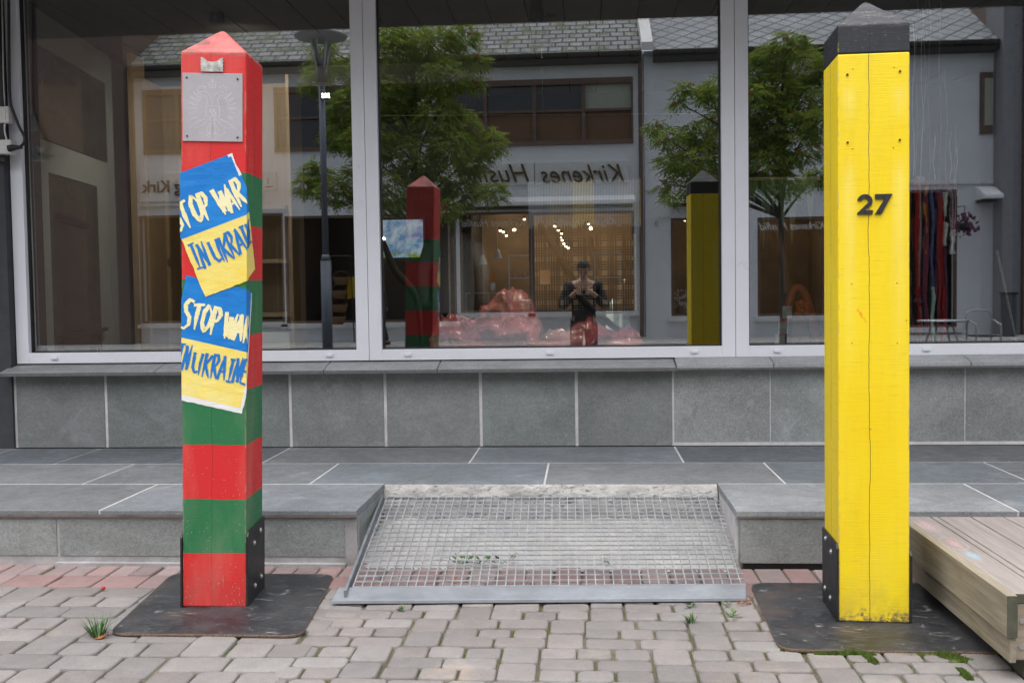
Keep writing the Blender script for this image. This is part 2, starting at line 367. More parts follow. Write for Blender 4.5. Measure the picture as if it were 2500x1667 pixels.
MAT['lcream'] = mk_paper('lettering_cream', (.86,.77,.36), (.88,.82,.5)); MAT['lblue'] = mk_paper('lettering_blue', (.012,.16,.52), (.02,.20,.58))
MAT['plaque'] = simple('plaque_grey', (.40,.385,.41), .5, .06, 9, .06, 120)
MAT['engrave'] = simple('engraved_line', (.56,.555,.58), .5, .05)
MAT['torn'] = simple('torn_metal', (.5,.5,.48), .45, .5, 40, .5, 60, .3)
def mk_wood(name, a, b, ax=1, rough=.6, dark=.35):
    t = NT(name); sc = [9,9,9]; sc[ax] = .55
    n = t.noise(5, 6, .65, t.map(tuple(sc)), .6); f = t.noise(22, 5, .7, t.map(tuple(q*(1 if i != ax else .6) for i, q in enumerate(sc))))
    big = t.noise(2, 3, .6)
    col = t.mix(t.ramp(n, .35, .68), a, b); col = t.mix(t.ramp(f, .52, .72, 0, dark), col, scl(a, .42)); col = t.mix(t.ramp(big, .4, .7, 0, .35), col, scl(b, .72))
    kn = t.voro(2.2, t.map(tuple(1 if i != ax else .45 for i in range(3)))); col = t.mix(t.ramp(kn, .055, .03, 0, .7), col, scl(a, .3))
    t.bump(f, .25, .004); return t.fin(col, rough, 0, .3)
MAT['deck'] = mk_wood('weathered_deck', (.25,.22,.21), (.35,.315,.30), 1, .75)
def chalk(mat, spots):
    nt = mat.node_tree; b_ = nt.nodes['Principled BSDF']; t = NT.__new__(NT); t.m = mat; t.t = nt; t.n = nt.nodes; t.b = b_; t._co = None
    col = b_.inputs['Base Color'].links[0].from_socket; x, y, z = t.sep()
    for cx_, cy_, r_, c_, ring in spots:
        d = t.math('SQRT', t.math('ADD', t.math('POWER', t.math('SUBTRACT', x, cx_), 2), t.math('POWER', t.math('MULTIPLY', t.math('SUBTRACT', y, cy_), .45), 2)))
        f = t.math('MULTIPLY', t.ramp(d, r_, r_*.35) if not ring else t.ramp(t.math('ABSOLUTE', t.math('SUBTRACT', d, r_)), .006, .001), t.ramp(t.noise(90, 4, .7), .36, .62))
        col = t.mix(t.math('MULTIPLY', f, .75 if not ring else .35), col, c_)
    t.L(col, b_.inputs['Base Color'])
chalk(MAT['deck'], ((1.495-1.9,4.05-4.0,.030,(.62,.30,.36),0),(1.50-1.9,3.87-4.0,.034,(.27,.50,.66),0),(1.495-1.9,4.05-4.0,.045,(.6,.45,.45),1),(1.485-1.9,4.35-4.0,.06,(.55,.38,.38),0)))
MAT['deckside'] = mk_wood('weathered_beam', (.22,.19,.14), (.35,.31,.24), 1, .75, .5)
MAT['deckend'] = mk_wood('fascia_board', (.24,.20,.155), (.38,.33,.26), 0, .75)
MAT['endgrain'] = simple('end_grain', (.085,.085,.06), .85, .3, 30, .3, 120)
MAT['moss'] = simple('moss', (.10,.16,.02), .9, .4, 12, .5, 120)
MAT['leafgreen'] = simple('leaf_green', (.05,.13,.025), .5, .35, 20)
MAT['deadleaf'] = simple('dead_leaf', (.30,.11,.03), .7, .3, 30)
MAT['berry'] = simple('red_berry', (.45,.03,.015), .35, .2, 30)
MAT['bark'] = simple('bark', (.10,.085,.07), .9, .3, 12, .5, 60, 0, (1,1,.3))
def mk_leaf():
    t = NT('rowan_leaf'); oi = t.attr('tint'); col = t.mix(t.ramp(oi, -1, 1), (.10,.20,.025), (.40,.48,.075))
    t.b.inputs['Transmission Weight'].default_value = 0
    d = t.n.new('ShaderNodeBsdfTranslucent'); t.L(col, d.inputs[0]); t.fin(col, .5, 0, .4)
    mx = t.n.new('ShaderNodeMixShader'); mx.inputs[0].default_value = .35
    t.L(t.b.outputs[0], mx.inputs[1]); t.L(d.outputs[0], mx.inputs[2]); t.L(mx.outputs[0], t.out.inputs['Surface']); return t.m
MAT['leaf'] = mk_leaf()
# interior
MAT['doorglass'] = simple('dark_door_glass', (.055,.06,.05), .12, .5, 2.2, 0, 40)
MAT['ceil'] = simple('ceiling_board', (.10,.095,.09), .8, .12, 3, .1, 60)
MAT['ceilgap'] = simple('ceiling_gap', (.01,.01,.01), .9)
MAT['inwall'] = simple('dark_interior', (.05,.047,.045), .85, .2, 2)
MAT['infloor'] = simple('shop_floor', (.13,.11,.09), .6, .15, 3)
MAT['ply'] = mk_wood('light_plywood', (.40,.285,.17), (.50,.37,.235), 2, .5, .2)
MAT['doorframe'] = simple('grey_door_paint', (.40,.45,.45), .5, .06, 3, .03)
MAT['whitepaint'] = simple('white_paint', (.74,.74,.73), .5, .05, 4, .04)
MAT['streetwall'] = simple('white_render', (.80,.815,.85), .85, .05, 1.2, .25, 70)
MAT['brownframe'] = simple('brown_timber', (.15,.095,.075), .6, .2, 4, .1, 60)
MAT['brownpanel'] = simple('brown_panel', (.16,.075,.035), .55, .2, 1.5, .1, 30)
MAT['darkpane'] = simple('dark_window', (.03,.034,.045), .06, .2, 1, 0)
MAT['blind'] = simple('venetian_blind', (.42,.44,.36), .6, .06)
MAT['gutter'] = simple('black_gutter', (.016,.013,.012), .5, .2)
MAT['brass'] = simple('sign_brown', (.10,.055,.02), .4, .2)
MAT['warmwall'] = simple('warm_wall', (.42,.33,.24), .8, .35, 1.3)
MAT['bulb'] = emis('lamp_bulb', (1,.78,.5), 14)
MAT['ledbulb'] = emis('led_light', (1,.95,.75), 5)
MAT['letterwhite'] = simple('white_vinyl', (.8,.8,.8), .5, .02)
MAT['lampsteel'] = simple('lamp_post_steel', (.17,.19,.23), .45, .1, 6, .05, 100, .3)
MAT['lampglass'] = simple('lamp_acrylic', (.55,.57,.6), .2, .05)
MAT['lampcap'] = simple('lamp_cap', (.42,.42,.46), .5, .06)
MAT['yarnset'] = None
MAT['skin'] = simple('skin', (.52,.30,.21), .5, .08, 20, .05)
MAT['jacket'] = simple('dark_jacket', (.018,.019,.024), .8, .3, 10, .3, 40)
MAT['trouser'] = simple('dark_trousers', (.03,.032,.045), .85, .2, 10, .2)
MAT['hair'] = simple('blond_hair', (.24,.17,.09), .6, .25, 30, .3, 60, 0, (1,1,.2))
MAT['hairdark'] = simple('dark_hair', (.03,.022,.017), .6, .25, 30, .3, 60)
MAT['wicker'] = simple('wicker', (.20,.11,.05), .7, .3, 40, .6, 60)
# ================================================================== GROUND
b = MB(); b.quad((-60,-60,-.03),(60,-60,-.03),(60,60,-.03),(-60,60,-.03)); g = b.build('street_ground', MAT['asphalt']); tag(g, kind='structure')
b = MB(); b.quad((-6,.6,-.012),(5,.6,-.012),(5,4.86,-.012),(-6,4.86,-.012)); pbed = tag(b.build('paving_bed', MAT['joint']), kind='structure')
K0, GZ = .963, .05          # scale about the camera for paving, posts and deck, and its height offset
def cam_scale(o):
    o.data.transform(Matrix.Translation((0,0,GZ)) @ Matrix.Scale(K0, 4)); return o
def near(o):
    o.location = (o.location.x*K0, o.location.y*K0, o.location.z*K0+GZ); o.scale = (K0, K0, K0)
def brick(mb, x0, x1, y0, y1, z, gap=.0047, cut=.012):
    x0 += gap*rnd(.7,1.5); x1 -= gap*rnd(.7,1.5); y0 += gap*rnd(.5,1.2); y1 -= gap*rnd(.5,1.2)
    def ring(i, zz, c):
        a, b_, c_, d = x0+i, x1-i, y0+i, y1-i
        return [(a+c,c_,zz),(b_-c,c_,zz),(b_,c_+c,zz),(b_,d-c,zz),(b_-c,d,zz),(a+c,d,zz),(a,d-c,zz),(a,c_+c,zz)]
    jx, jy = rnd(-.004,.004), rnd(-.004,.004)
    tx, ty = rnd(-.02,.02), rnd(-.02,.02); mx, my = (x0+x1)/2, (y0+y1)/2
    c = cut*rnd(.7,1.4)
    V_ = ring(0, z-.03, c)+ring(0, z-.006, c)+ring(.003, z-.0012, c)+ring(.008, z, c)
    V_ = [(q[0]+jx, q[1]+jy, q[2]+(q[0]-mx)*tx+(q[1]-my)*ty) for q in V_]
    fs = [tuple(range(24,32))]+[(8*k+i, 8*k+(i+1) % 8, 8*k+8+(i+1) % 8, 8*k+8+i) for k in range(3) for i in range(8)]
    mb.ti = rnd(-1,1); mb.add(V_, fs)
cam_scale(pbed); pv = MB(); rp = MB()
# two reddish courses along the step, right-hand side only one
x = -5.2
while x < -1.12: rp_w = .112; brick(rp, x, x+.112, 4.55, 4.785, rnd(-.002,.002), .005, .006); x += .114
x = -5.25
while x < -1.15: brick(rp, x, x+.222, 4.36, 4.55, rnd(-.002,.002), .005, .008); x += .224
x = -1.12
while x < 3.4:
    brick(rp, x, x+.135, 4.47, 4.72, rnd(-.002,.002), .004, .005); x += .137
x = -1.15
while x < 3.4: brick(rp, x, x+.222, 4.28, 4.47, rnd(-.002,.002), .005, .006); x += .224
# mixed-format paving in strips: columns of two squares, then 3x2 or 2x3 small ones
def strips(xa, xb, ytop, ybot, k, off0, ph):
    y = ytop; off = off0; n = 0
    SH, S, Lg, T = .318*k+(.05 if k > 1 else 0), .1387*k, .208*k, .146*k
    while y > ybot:
        x = xa-((off) % (T+3*S)); j = n
        while x < xb:
            if x+T > xa:
                for q in range(2): brick(pv, max(x, xa), x+T, y-SH/2*(q+1), y-SH/2*q, rnd(-.003,.003))
            x += T; pat = (0,1,0) if (n+ph) % 2 == 0 else (1,0,1)
            if random.random() < .25: pat = pat[::-1] if random.random() < .5 else (pat[1], pat[0], pat[2])
            for q in range(3):
                w_ = S if pat[q] == 0 else Lg; m_ = 3 if pat[q] == 0 else 2
                for i in range(m_):
                    xa_, xb_ = x+w_*i, x+w_*(i+1)
                    if xb_-max(xa_, xa) > .05 and xa_ < xb: brick(pv, max(xa_, xa), xb_, y-SH/3*(q+1), y-SH/3*q, rnd(-.003,.003))
            x += 3*S
        y -= SH; off += T*1.15; n += 1
strips(-1.13, 3.2, 4.28-.213+.213, .9, 1.0, .55, 0)
strips(-5.2, -1.16, 4.36, .9, 1.17, .1, 1)
tag(cam_scale(pv.build('pavement', MAT['paver'], None, True)), kind='structure')
tag(cam_scale(rp.build('pavement_border', MAT['redpaver'], None, True)), kind='structure')
# ================================================================== RAISED PLATFORM
pl = thing('stone_platform', 'slate paved step running along the whole shop front, notched behind the metal grating', 'step', (0,4.6,0))
NX0, NX1, NY = -1.103, .692, 5.195
HP = .32
top = MB()
def slab(mb, pts, z0, z1, t):
    mb.ti = t; mb.prism([(q[0], q[1], z0) for q in pts], (0,0,z1-z0))
def rowslabs(mb, ya, yb, joints, z0, z1, g=.0055, ts=None):
    for i in range(len(joints)-1):
        a, c = joints[i]+g, joints[i+1]-g; gy = .0075
        slab(mb, [(a,ya+gy),(c,ya+gy),(c,yb-gy),(a,yb-gy)], z0, z1+rnd(.0,.0012), ts[i % len(ts)] if ts else rnd(-.8,.8))
rowslabs(top, 5.833, 6.452, [-6.5,-5.2,-3.95,-3.335,-2.01,-.715,.58,1.88,3.2,4.5], .285, HP, ts=[-.3,.1,-.55,-.7,-.25,.1,-.85,-.8,-.3])
rowslabs(top, 5.195, 5.833, [-6.5,-5.4,-4.1,-2.81,-1.52,-.23,1.05,2.32,3.6,4.9], .285, HP, ts=[.1,.2,.15,-.1,.12,.0,-.15,-.35,-.1])
rowslabs(top, 4.536, 5.195, [-6.5,-4.9,-3.65,-2.375,-1.103+.0055], .285, HP, ts=[.2,-.1,-.25,.35])
rowslabs(top, 4.536, 5.195, [.692-.0055,1.965,3.2,4.6], .285, HP, ts=[.7,.1,.4])
top.build('top_slab', MAT['slab'], pl, bevel=.003)
gr = MB()
gr.prism([(-6.5,4.603,-.05),(NX0-.004,4.603,-.05),(NX0-.004,5.205,-.05),(NX1+.004,5.205,-.05),(NX1+.004,4.603,-.05),(4.6,4.603,-.05),(4.6,6.45,-.05),(-6.5,6.45,-.05)], (0,0,.3684))
gr.box(-6.5,NX0-.006,4.548,4.6025,.2865,.3184); gr.box(NX1+.006,4.6,4.548,4.6025,.2865,.3184)
gr.build('core', MAT['grout'], pl)
ri = MB()
def vslab(mb, x0, x1, z0, z1, y, th, t): mb.ti = t; mb.box(x0, x1, y-th, y, z0, z1)
for a, c, t in ((-6.4,-5.2,.1),(-5.19,-3.9,.2),(-3.89,-2.6,.35),(-2.585,-1.165,.1)): vslab(ri, a, c, .092, .272, 4.60, .045, t)
ri.build('riser_slab', MAT['slate'], pl, bevel=.003); ri = MB()
for a, c, t in ((.71,2.05,-.1),(2.06,3.4,-.2),(3.41,4.6,.1)): vslab(ri, a, c, .072, .285, 4.6, .05, t)
r2 = MB(); r2.ti = .1; r2.box(NX0-.045, NX0, 4.601, 5.2, .02, .283); r2.build('riser_slab', MAT['slate'], pl, bevel=.003); r2 = MB(); r2.ti = -.4; r2.box(NX1, NX1+.03, 4.601, 5.2, .02, .283)
ri.build('riser_slab', MAT['slate'], pl, bevel=.003)
k = MB(); k.box(-6.5,NX0-.004,4.5415,4.5432,.2872,.301); k.build('lip_mortar', MAT['lipm'], pl); k = MB(); k.box(NX1+.004,4.6,4.5415,4.5432,.2872,.2965); k.build('lip_mortar', MAT['lipm'], pl)
k = MB(); k.box(-2.6,-1.16,4.53,4.5585,-.01,.064); k.build('mortar_fillet', MAT['palem'], pl)
k = MB(); k.box(-6.4,NX0-.003,4.559,4.602,-.01,.2848)
k.build('mortar_bed', MAT['palem'], pl)
k = MB(); k.box(.73,4.6,4.562,4.599,-.02,.0705); k.build('joint_shade_strip', MAT['gasket'], pl)  # black strip standing in for the shade below the right-hand riser
# concrete pocket under the grating
nt = MB(); bmv = []
nx, ny = 60, 24
for j in range(ny+1):
    for i in range(nx+1):
        X = NX0+(NX1-NX0)*i/nx; Y = 4.50+(5.2-4.50)*j/ny; e = min(1, max(0, (Y-4.545)/.05))
        z = .0455+e*(.012+.09*(max(0,(Y-4.6))/.6)**1.3+.014*noise.noise((X*5,Y*5,0))+.012*noise.noise((X*17,Y*17,3)))
        bmv.append((X,Y,max(z,.0455)))
nt.add(bmv, [(j*(nx+1)+i, j*(nx+1)+i+1, (j+1)*(nx+1)+i+1, (j+1)*(nx+1)+i) for j in range(ny) for i in range(nx)])
nt.build('concrete_bed', MAT['concrete'], pl, True)
lp = MB(); pts = []
nx = 120
for j, (yy, zz) in enumerate(((5.205,.316),(5.188,.312),(5.180,.296),(5.170,.285),(5.165,.255),(5.155,.20),(5.15,.1))):
    for i in range(nx+1):
        X = NX0+.003+(NX1-NX0-.006)*i/nx; q = noise.noise((X*9,j*1.7,0))*.010+noise.noise((X*33,j*2.1,4))*.006
        pts.append((X, yy+(q if j else 0), zz+(q*.6 if 0 < j else 0)))
lp.add(pts, [(j*(nx+1)+i, (j+1)*(nx+1)+i, (j+1)*(nx+1)+i+1, j*(nx+1)+i+1) for j in range(6) for i in range(nx)])
lp.build('crumbled_edge', MAT['mortar'], pl, True)

# ================================================================== GRATING RAMP
gp = thing('metal_grating', 'galvanised mesh grating lying as a ramp against the notch in the step', 'grating', (-.2,4.1,.05))
def gz(u): return .0905+(.243-.0905)*u           # u 0 front .. 1 back
def gpt(s_, u, dz=0):
    fx0, fx1, fy0, fy1 = -1.006, .647, 4.05, 4.126  # front corners scaled about the camera like the paving, back end left unscaled
    bx0, bx1, by = -1.083, .668, 5.16
    xf = fx0+(fx1-fx0)*s_; xb = bx0+(bx1-bx0)*s_; yf = fy0+(fy1-fy0)*s_
    return Vector((xf+(xb-xf)*u, yf+(by-yf)*u, gz(u)+dz))
lo = MB(); NXG, NYG = 43, 20
for i in range(NXG+1):
    s_ = i/NXG; lo.bar(gpt(s_,0,.004), gpt(s_,1,.004), .0042, .016)
lo.build('bearing_bar', MAT['galv'], gp)
cr = MB()
for j in range(NYG+1):
    u = j/NYG
    e1 = 1.012 if j < NYG else 1
    cr.bar(gpt(0,u,.011), gpt(e1,u,.011), .0065, .006)
cr.build('cross_rod', MAT['galv'], gp)
fr = MB()
A, B_ = gpt(-.035,0), gpt(1.012,0)
fr.prism([A+Vector((0,-.004,.013)), A+Vector((-.012,-.082,-.020)), A+Vector((-.012,-.086,-.034)), A+Vector((0,-.004,-.016))], (B_-A))
fr.build('nosing', MAT['galv_dull'], gp, bevel=.002)
sd_ = MB(); sd_.bar(gpt(-.012,-.06,.006), gpt(-.012,1,.006), .012, .045); sd_.build('side_bar', MAT['galv_dull'], gp)

# ================================================================== SHOP BUILDING
sh = thing('shop_building', 'shop front with three tall white framed display windows over slate cladding', 'building', (0,6.6,0))
cl = MB()
jb = [-3.951,-3.302,-2.655,-2.008,-1.354,-.706,-.064,.578,1.208,1.835,2.453,3.08,3.7,4.4]
tt = [-.5,-.55,-.45,-.1,-.25,-.15,-.35,.55,.6,.3,.15,-.1,.2]
for i in range(len(jb)-1):
    gL, gR = (.0105, .0105) if i < 7 else (.0025, .0025)
    cl.ti = tt[i]; cl.box(jb[i]+gL, jb[i+1]-gR, 6.458+(0 if i < 7 else .004), 6.5, .324 if i < 7 else .345, .822)
cl.build('cladding', MAT['slate'], sh, bevel=.002)
w_ = MB(); w_.box(-3.96,4.4,6.4635,6.56,.3225,.86); w_.build('base_wall', MAT['grout'], sh)
si = MB()
def sillbit(x0, x1, dz, t, y0=6.345):
    si.ti = t
    si.prism([(x0,6.555,.905+dz),(x0,y0,.858+dz),(x0,y0,.828+dz),(x0,6.555,.826+dz)], (x1-x0,0,0))
xs = [-3.99,-2.9,-1.74,-.98,.585]
for i in range(4): sillbit(xs[i]+.002, xs[i+1]-.002, 0, [-.2,-.1,.15,.05][i])
for a, c, t in ((.59,1.21,.6),(1.213,2.45,.5),(2.453,3.7,.4),(3.703,4.4,.3)): sillbit(a, c, .012, t, 6.36)
si.build('sill', MAT['sill'], sh, bevel=.006)
se = MB(); 
for i in range(4): se.box(xs[i]+.004, xs[i+1]-.004, 6.3435, 6.3455, .829, .850)
se.build('sill_lip', MAT['sill_edge'], sh)
# windows
ZB, ZT = .905, 3.75
def window(x0, x1, fl, frr, clips):
    f = MB(); f.box(x0, x0+fl, 6.50, 6.60, ZB, ZT); f.box(x1-frr, x1, 6.50, 6.60, ZB, ZT)
    f.box(x0+fl, x1-frr, 6.502, 6.60, ZB, .978); f.box(x0+fl, x1-frr, 6.502, 6.60, ZT-.08, ZT)
    fo = f.build('window', MAT['alu'], sh, bevel=.002)
    k = MB()
    for a, c in ((x0+fl, x0+fl+.009), (x1-frr-.009, x1-frr)): k.box(a, c, 6.535, 6.57, .978, ZT-.08)
    k.box(x0+fl+.009, x1-frr-.009, 6.535, 6.57, .978, .986)
    k.build('gasket', MAT['gasket'], fo)
    p = MB(); p.box(x0+fl+.004, x1-frr-.004, 6.552, 6.572, .982, ZT-.083); p.build('pane', MAT['glass'], fo)
    for c in clips:
        q = MB(); q.box(c-.024, c+.024, 6.486, 6.503, .934, .953); q.build('drain_cap', MAT['alu'], fo, bevel=.002)
    return fo
window(-3.953, -1.467, .088, .086, (-3.68,-1.74))
window(-1.464, .990, .086, .086, (-1.2,-.24,.72))
window(.993, 3.42, .086, .086, (1.26,2.22))
k = MB(); k.box(-1.467,-1.464,6.52,6.6,ZB,ZT); k.build('frame_seal', MAT['gasket'], sh); k = MB(); k.box(.990,.993,6.52,6.6,ZB,ZT); k.build('frame_seal', MAT['gasket'], sh)
k = MB(); k.box(-7,-3.96,6.44,6.9,.3225,ZT); k.build('side_wall', MAT['pillar'], sh); k = MB(); k.box(3.43,6,6.5,6.9,.3225,ZT); k.build('side_wall', MAT['pillar'], sh)
k = MB(); k.box(-7,6,4.83,6.9,3.62,4.1); k.build('canopy', MAT['gutter'], sh)
k = MB(); k.box(-7,6,6.9,12,3.9,4.4); k.box(-7,6,6.4,6.9,4.1,7); k.build('upper_wall', MAT['pillar'], sh)
# interior shell
k = MB(); k.box(-6.5,-4.35,6.9,11,.3,3.9); k.box(4.4,5,6.7,11,.3,3.9); k.box(-6.5,5,10.6,10.8,.3,3.9); k.build('inner_wall', MAT['inwall'], sh)
k = MB(); k.box(-6.5,5,6.62,10.8,.2,.62); k.build('shop_floor', MAT['infloor'], sh)
k = MB(); k.box(-6.5,5,6.62,10.8,3.52,3.6); k.build('ceiling_void', MAT['ceilgap'], sh)
cb = MB(); yy = -6.4
while yy < 4.8:
    cb.box(yy,yy+.27,6.65,10.6,3.485,3.515); yy += .285
xb = MB()
cb.build('ceiling_board', MAT['ceil'], sh)
k = MB(); k.box(-4.2,5,9.0,9.12,3.30,3.484); k.build('ceiling_beam', MAT['ceil'], sh)

# ================================================================== BORDER POSTS
PW, PH = .2743, 2.365
hw = PW/2
def post_pt(fx, fy):   # photo pixel on the red front face -> local (u, z)
    u = ((fx-443.5)/157.5-.5)*PW; z = .012+PH*(1-(fy-135.5)/1353); return u, z
def body(mb, z0, z1):
    mb.box(-hw, hw, -hw, hw, z0, z1)
def pyramid(mb, z0, hcap, e=0):
    n = 8; v = []
    rings = [(1,0),(.985,.006),(.55,.062),(.12,.118),(.0,.127)]
    for r_, z in rings: v += [(sx*(hw+e)*r_, sy*(hw+e)*r_, z0+z*hcap/.127) for sx, sy in ((-1,-1),(1,-1),(1,1),(-1,1))]
    fs = [(4*k+i, 4*k+(i+1) % 4, 4*k+4+(i+1) % 4, 4*k+4+i) for k in range(len(rings)-1) for i in range(4)]
    mb.add(v, fs)
def rounded(pts, r, n=5):
    out = []; m = len(pts)
    for i in range(m):
        p0, p1, p2 = Vector(pts[i-1]), Vector(pts[i]), Vector(pts[(i+1) % m])
        a = (p0-p1).normalized(); c = (p2-p1).normalized()
        for k in range(n+1):
            t = k/n; q = (p1+a*r)*(1-t)**2+p1*2*t*(1-t)+(p1+c*r)*t*t; out.append((q.x, q.y))
    return out
def ground_plate(parent, inv, corners, r):
    pts = rounded([inv @ Vector(q) for q in corners], r)
    p = MB(); p.prism([(x, y, 0) for x, y in pts], (0,0,.012)); o = p.build('base_plate', [MAT['plate']], parent, bevel=.003, local=True)
    e = parent.rotation_euler; o.data.transform(e.to_matrix().to_4x4().inverted() @ Matrix.Rotation(e.z, 4, 'Z')); return o
RED = thing('border_post', 'red and green striped wooden border post carrying two blue and yellow STOP WAR posters', 'border post', (-1.6254,4.1868,0), (.0073,.0279,.075), 'wooden border posts before the shop')
YEL = thing('border_post', 'yellow wooden border post with a black pyramid top and the number 27', 'border post', (1.1451,4.0594,0), (-.0102,.0004,-.0388), 'wooden border posts before the shop')
RED.name = 'border_post'; 
def inv2(o): 
    m = Matrix.Rotation(-o.rotation_euler.z, 2); l = Vector((o.location.x, o.location.y)); return lambda q: m @ (Vector(q)-l)
class _I:
    def __init__(s, o): s.f = inv2(o)
    def __matmul__(s, q): return s.f(q)
ground_plate(RED, _I(RED), [(-1.925,3.715),(-1.131,3.715),(-1.215,4.55),(-2.02,4.55)], .075)
ground_plate(YEL, _I(YEL), [(.708,3.62),(1.56,3.615),(1.60,4.455),(.735,4.455)], .085)
m = MB(); body(m, .012, .012+PH); m.f.pop(1); m.m.pop(); m.t.pop(); pyramid(m, .012+PH, .125); m.build('shaft', MAT['redpost'], RED, bevel=.006, local=True)
m = MB(); body(m, .012, 2.268); m.build('shaft', MAT['yellowpost'], YEL, bevel=.006, local=True)
m = MB(); body(m, 2.268, .012+PH); m.f.pop(1); m.m.pop(); m.t.pop(); pyramid(m, .012+PH, .128); m.build('black_top', MAT['blackpost'], YEL, bevel=.006, local=True)
def bracket(par, side, zf, zb):
    x0 = side*(hw+.0006); x1 = side*(hw+.0095)
    pr = [(x0,-hw-.004,.012),(x0,hw+.004,.012),(x0,hw+.004,zb),(x0,-hw+.012,zf),(x0,-hw-.004,zf-.018)]
    m = MB(); m.prism(pr, (x1-x0,0,0)); o = m.build('bracket', MAT['bracket'], par, bevel=.0015, local=True)
    for yb_, z in ((.06,.30),(-.045,.27),(.075,.085),(-.03,.075)):
        q = MB(); n = (side,0,0); q.disc((x1, yb_, z), .012, n, .004, 12); q.disc((x1+side*.004, yb_, z), .008, n, .003, 6)
        q.build('bolt', MAT['zinc'], o, local=True, bevel=.001)
bracket(RED, 1, .34, .345); bracket(RED, -1, .33, .335); bracket(YEL, -1, .325, .33); bracket(YEL, 1, .30, .31)
wl_ = MB()   # rusty weld bead round the brackets
# plaque with engraved eagle
u0, z1 = post_pt(448.3,184.5); u1, z0 = post_pt(593,347)
m = MB(); m.box(u0, u1, -hw-.0055, -hw-.0008, z0, z1); plq = m.build('plaque', MAT['plaque'], RED, bevel=.0008, local=True); plq['label'] = 'grey square plaque engraved with a two-headed crowned eagle'
for fx, fy in ((459,196),(581.5,198),(459.5,335),(581.5,337)):
    u, z = post_pt(fx, fy); q = MB(); q.disc((u,-hw-.0055,z), .0042, (0,-1,0), .0025, 10); q.build('screw', MAT['nail'], plq, local=True)
def engr(mb, pts, w=.0011):
    pp = []
    for cx_, cy_ in pts:     # crop units (x 1505..1990, y 617..1170)
        u, z = post_pt(cx_/3.357, cy_/3.357); pp.append((u, z))
    for a, c in zip(pp[:-1], pp[1:]):
        d = Vector((c[0]-a[0], c[1]-a[1]))
        if d.length < 1e-6: continue
        n = Vector((-d.y, d.x)).normalized()*w*rnd(.6,1.2)
        y = -hw-.0058
        mb.prism([(a[0]-n.x,y,a[1]-n.y),(c[0]-n.x,y,c[1]-n.y),(c[0]+n.x,y,c[1]+n.y),(a[0]+n.x,y,a[1]+n.y)], (0,.0005,0))
em = MB(); CXE = 1748
def both(pts, w=.0011):
    engr(em, pts, w); engr(em, [(2*CXE-x, y) for x, y in pts], w)
for i in range(7):          # wing feathers
    a = math.radians(118+i*15); r0, r1 = 70+8*i, 205-6*abs(i-2)
    ox, oy = CXE-62, 850+i*12
    p_ = [(ox+math.cos(a)*r0*.6, oy-math.sin(a)*r0*.7), (ox+math.cos(a)*r1*.62-4, oy-math.sin(a)*r1*.62), (ox+math.cos(a)*r1*.7, oy-math.sin(a)*r1*.66+10), (ox+math.cos(a)*r0*.75-4, oy-math.sin(a)*r0*.7+16)]
    both(p_); both([(x+6, y+12) for x, y in p_[:2]])
both([(CXE,860),(CXE-15,800),(CXE-40,775),(CXE-75,765),(CXE-105,775),(CXE-88,790),(CXE-60,800),(CXE-40,830),(CXE-45,870)])   # neck and head
both([(CXE-105,775),(CXE-120,785),(CXE-100,788)])
both([(CXE-100,750),(CXE-120,725),(CXE-100,735),(CXE-85,715),(CXE-72,735),(CXE-55,722),(CXE-65,752)])                         # small crowns
engr(em, [(CXE-25,735),(CXE-28,700),(CXE-10,690),(CXE,665),(CXE+10,690),(CXE+28,700),(CXE+25,735),(CXE-25,735)])                 # big crown
engr(em, [(CXE,665),(CXE,735)]); engr(em, [(CXE-30,715),(CXE+30,715)])
engr(em, [(CXE-50,880),(CXE+55,880),(CXE+58,970),(CXE+30,995),(CXE,1003),(CXE-30,995),(CXE-52,970),(CXE-50,880)])                # shield
for dx, dy in ((-20,905),(5,900),(-5,935),(18,930),(-25,960),(10,965)): engr(em, [(CXE+dx,dy),(CXE+dx+12,dy+14),(CXE+dx-3,dy+22),(CXE+dx+14,dy+32)], .0016)
both([(CXE-40,1000),(CXE-80,1040),(CXE-130,1060),(CXE-155,1050)]); both([(CXE-60,985),(CXE-120,1010),(CXE-190,1065)], .0015)     # legs, sceptre
for dx in (-36,-18,0): both([(CXE+dx*.5,1010),(CXE+dx*1.3,1075),(CXE+dx*1.2,1120),(CXE+dx*.6,1090)])                             # tail
both([(CXE-110,1090),(CXE-60,1120),(CXE-20,1130)]); both([(CXE-150,965),(CXE-175,985),(CXE-168,1000)])
em.build('engraving', MAT['engrave'], plq, local=True)
# torn metal tag
u0, z1 = post_pt(492.5,147.5); u1, z0 = post_pt(547.5,182)
m = MB(); n = 18; top_ = []; 
bot = [(u0+(u1-u0)*i/n, z0+(.004 if i % 2 else 0)) for i in range(n+1)]
tp = [(u1,z1),(u1-.014,z1-.004),(u1-.024,z1-.014),(u1-.030,z1-.016),((u0+u1)/2,z1-.019),(u0+.026,z1-.015),(u0+.018,z1-.006),(u0+.010,z1)]
rg = [(u1-(.003 if i % 2 else 0), z0+(z1-z0)*i/8) for i in range(1,8)]; lf = [(u0+(.003 if i % 2 else 0), z1+(z0-z1)*i/8) for i in range(8)]
m.prism([(x,-hw-.009,z) for x, z in bot+rg+tp+lf], (0,.005,0)); m.build('torn_tag', MAT['torn'], RED, local=True)
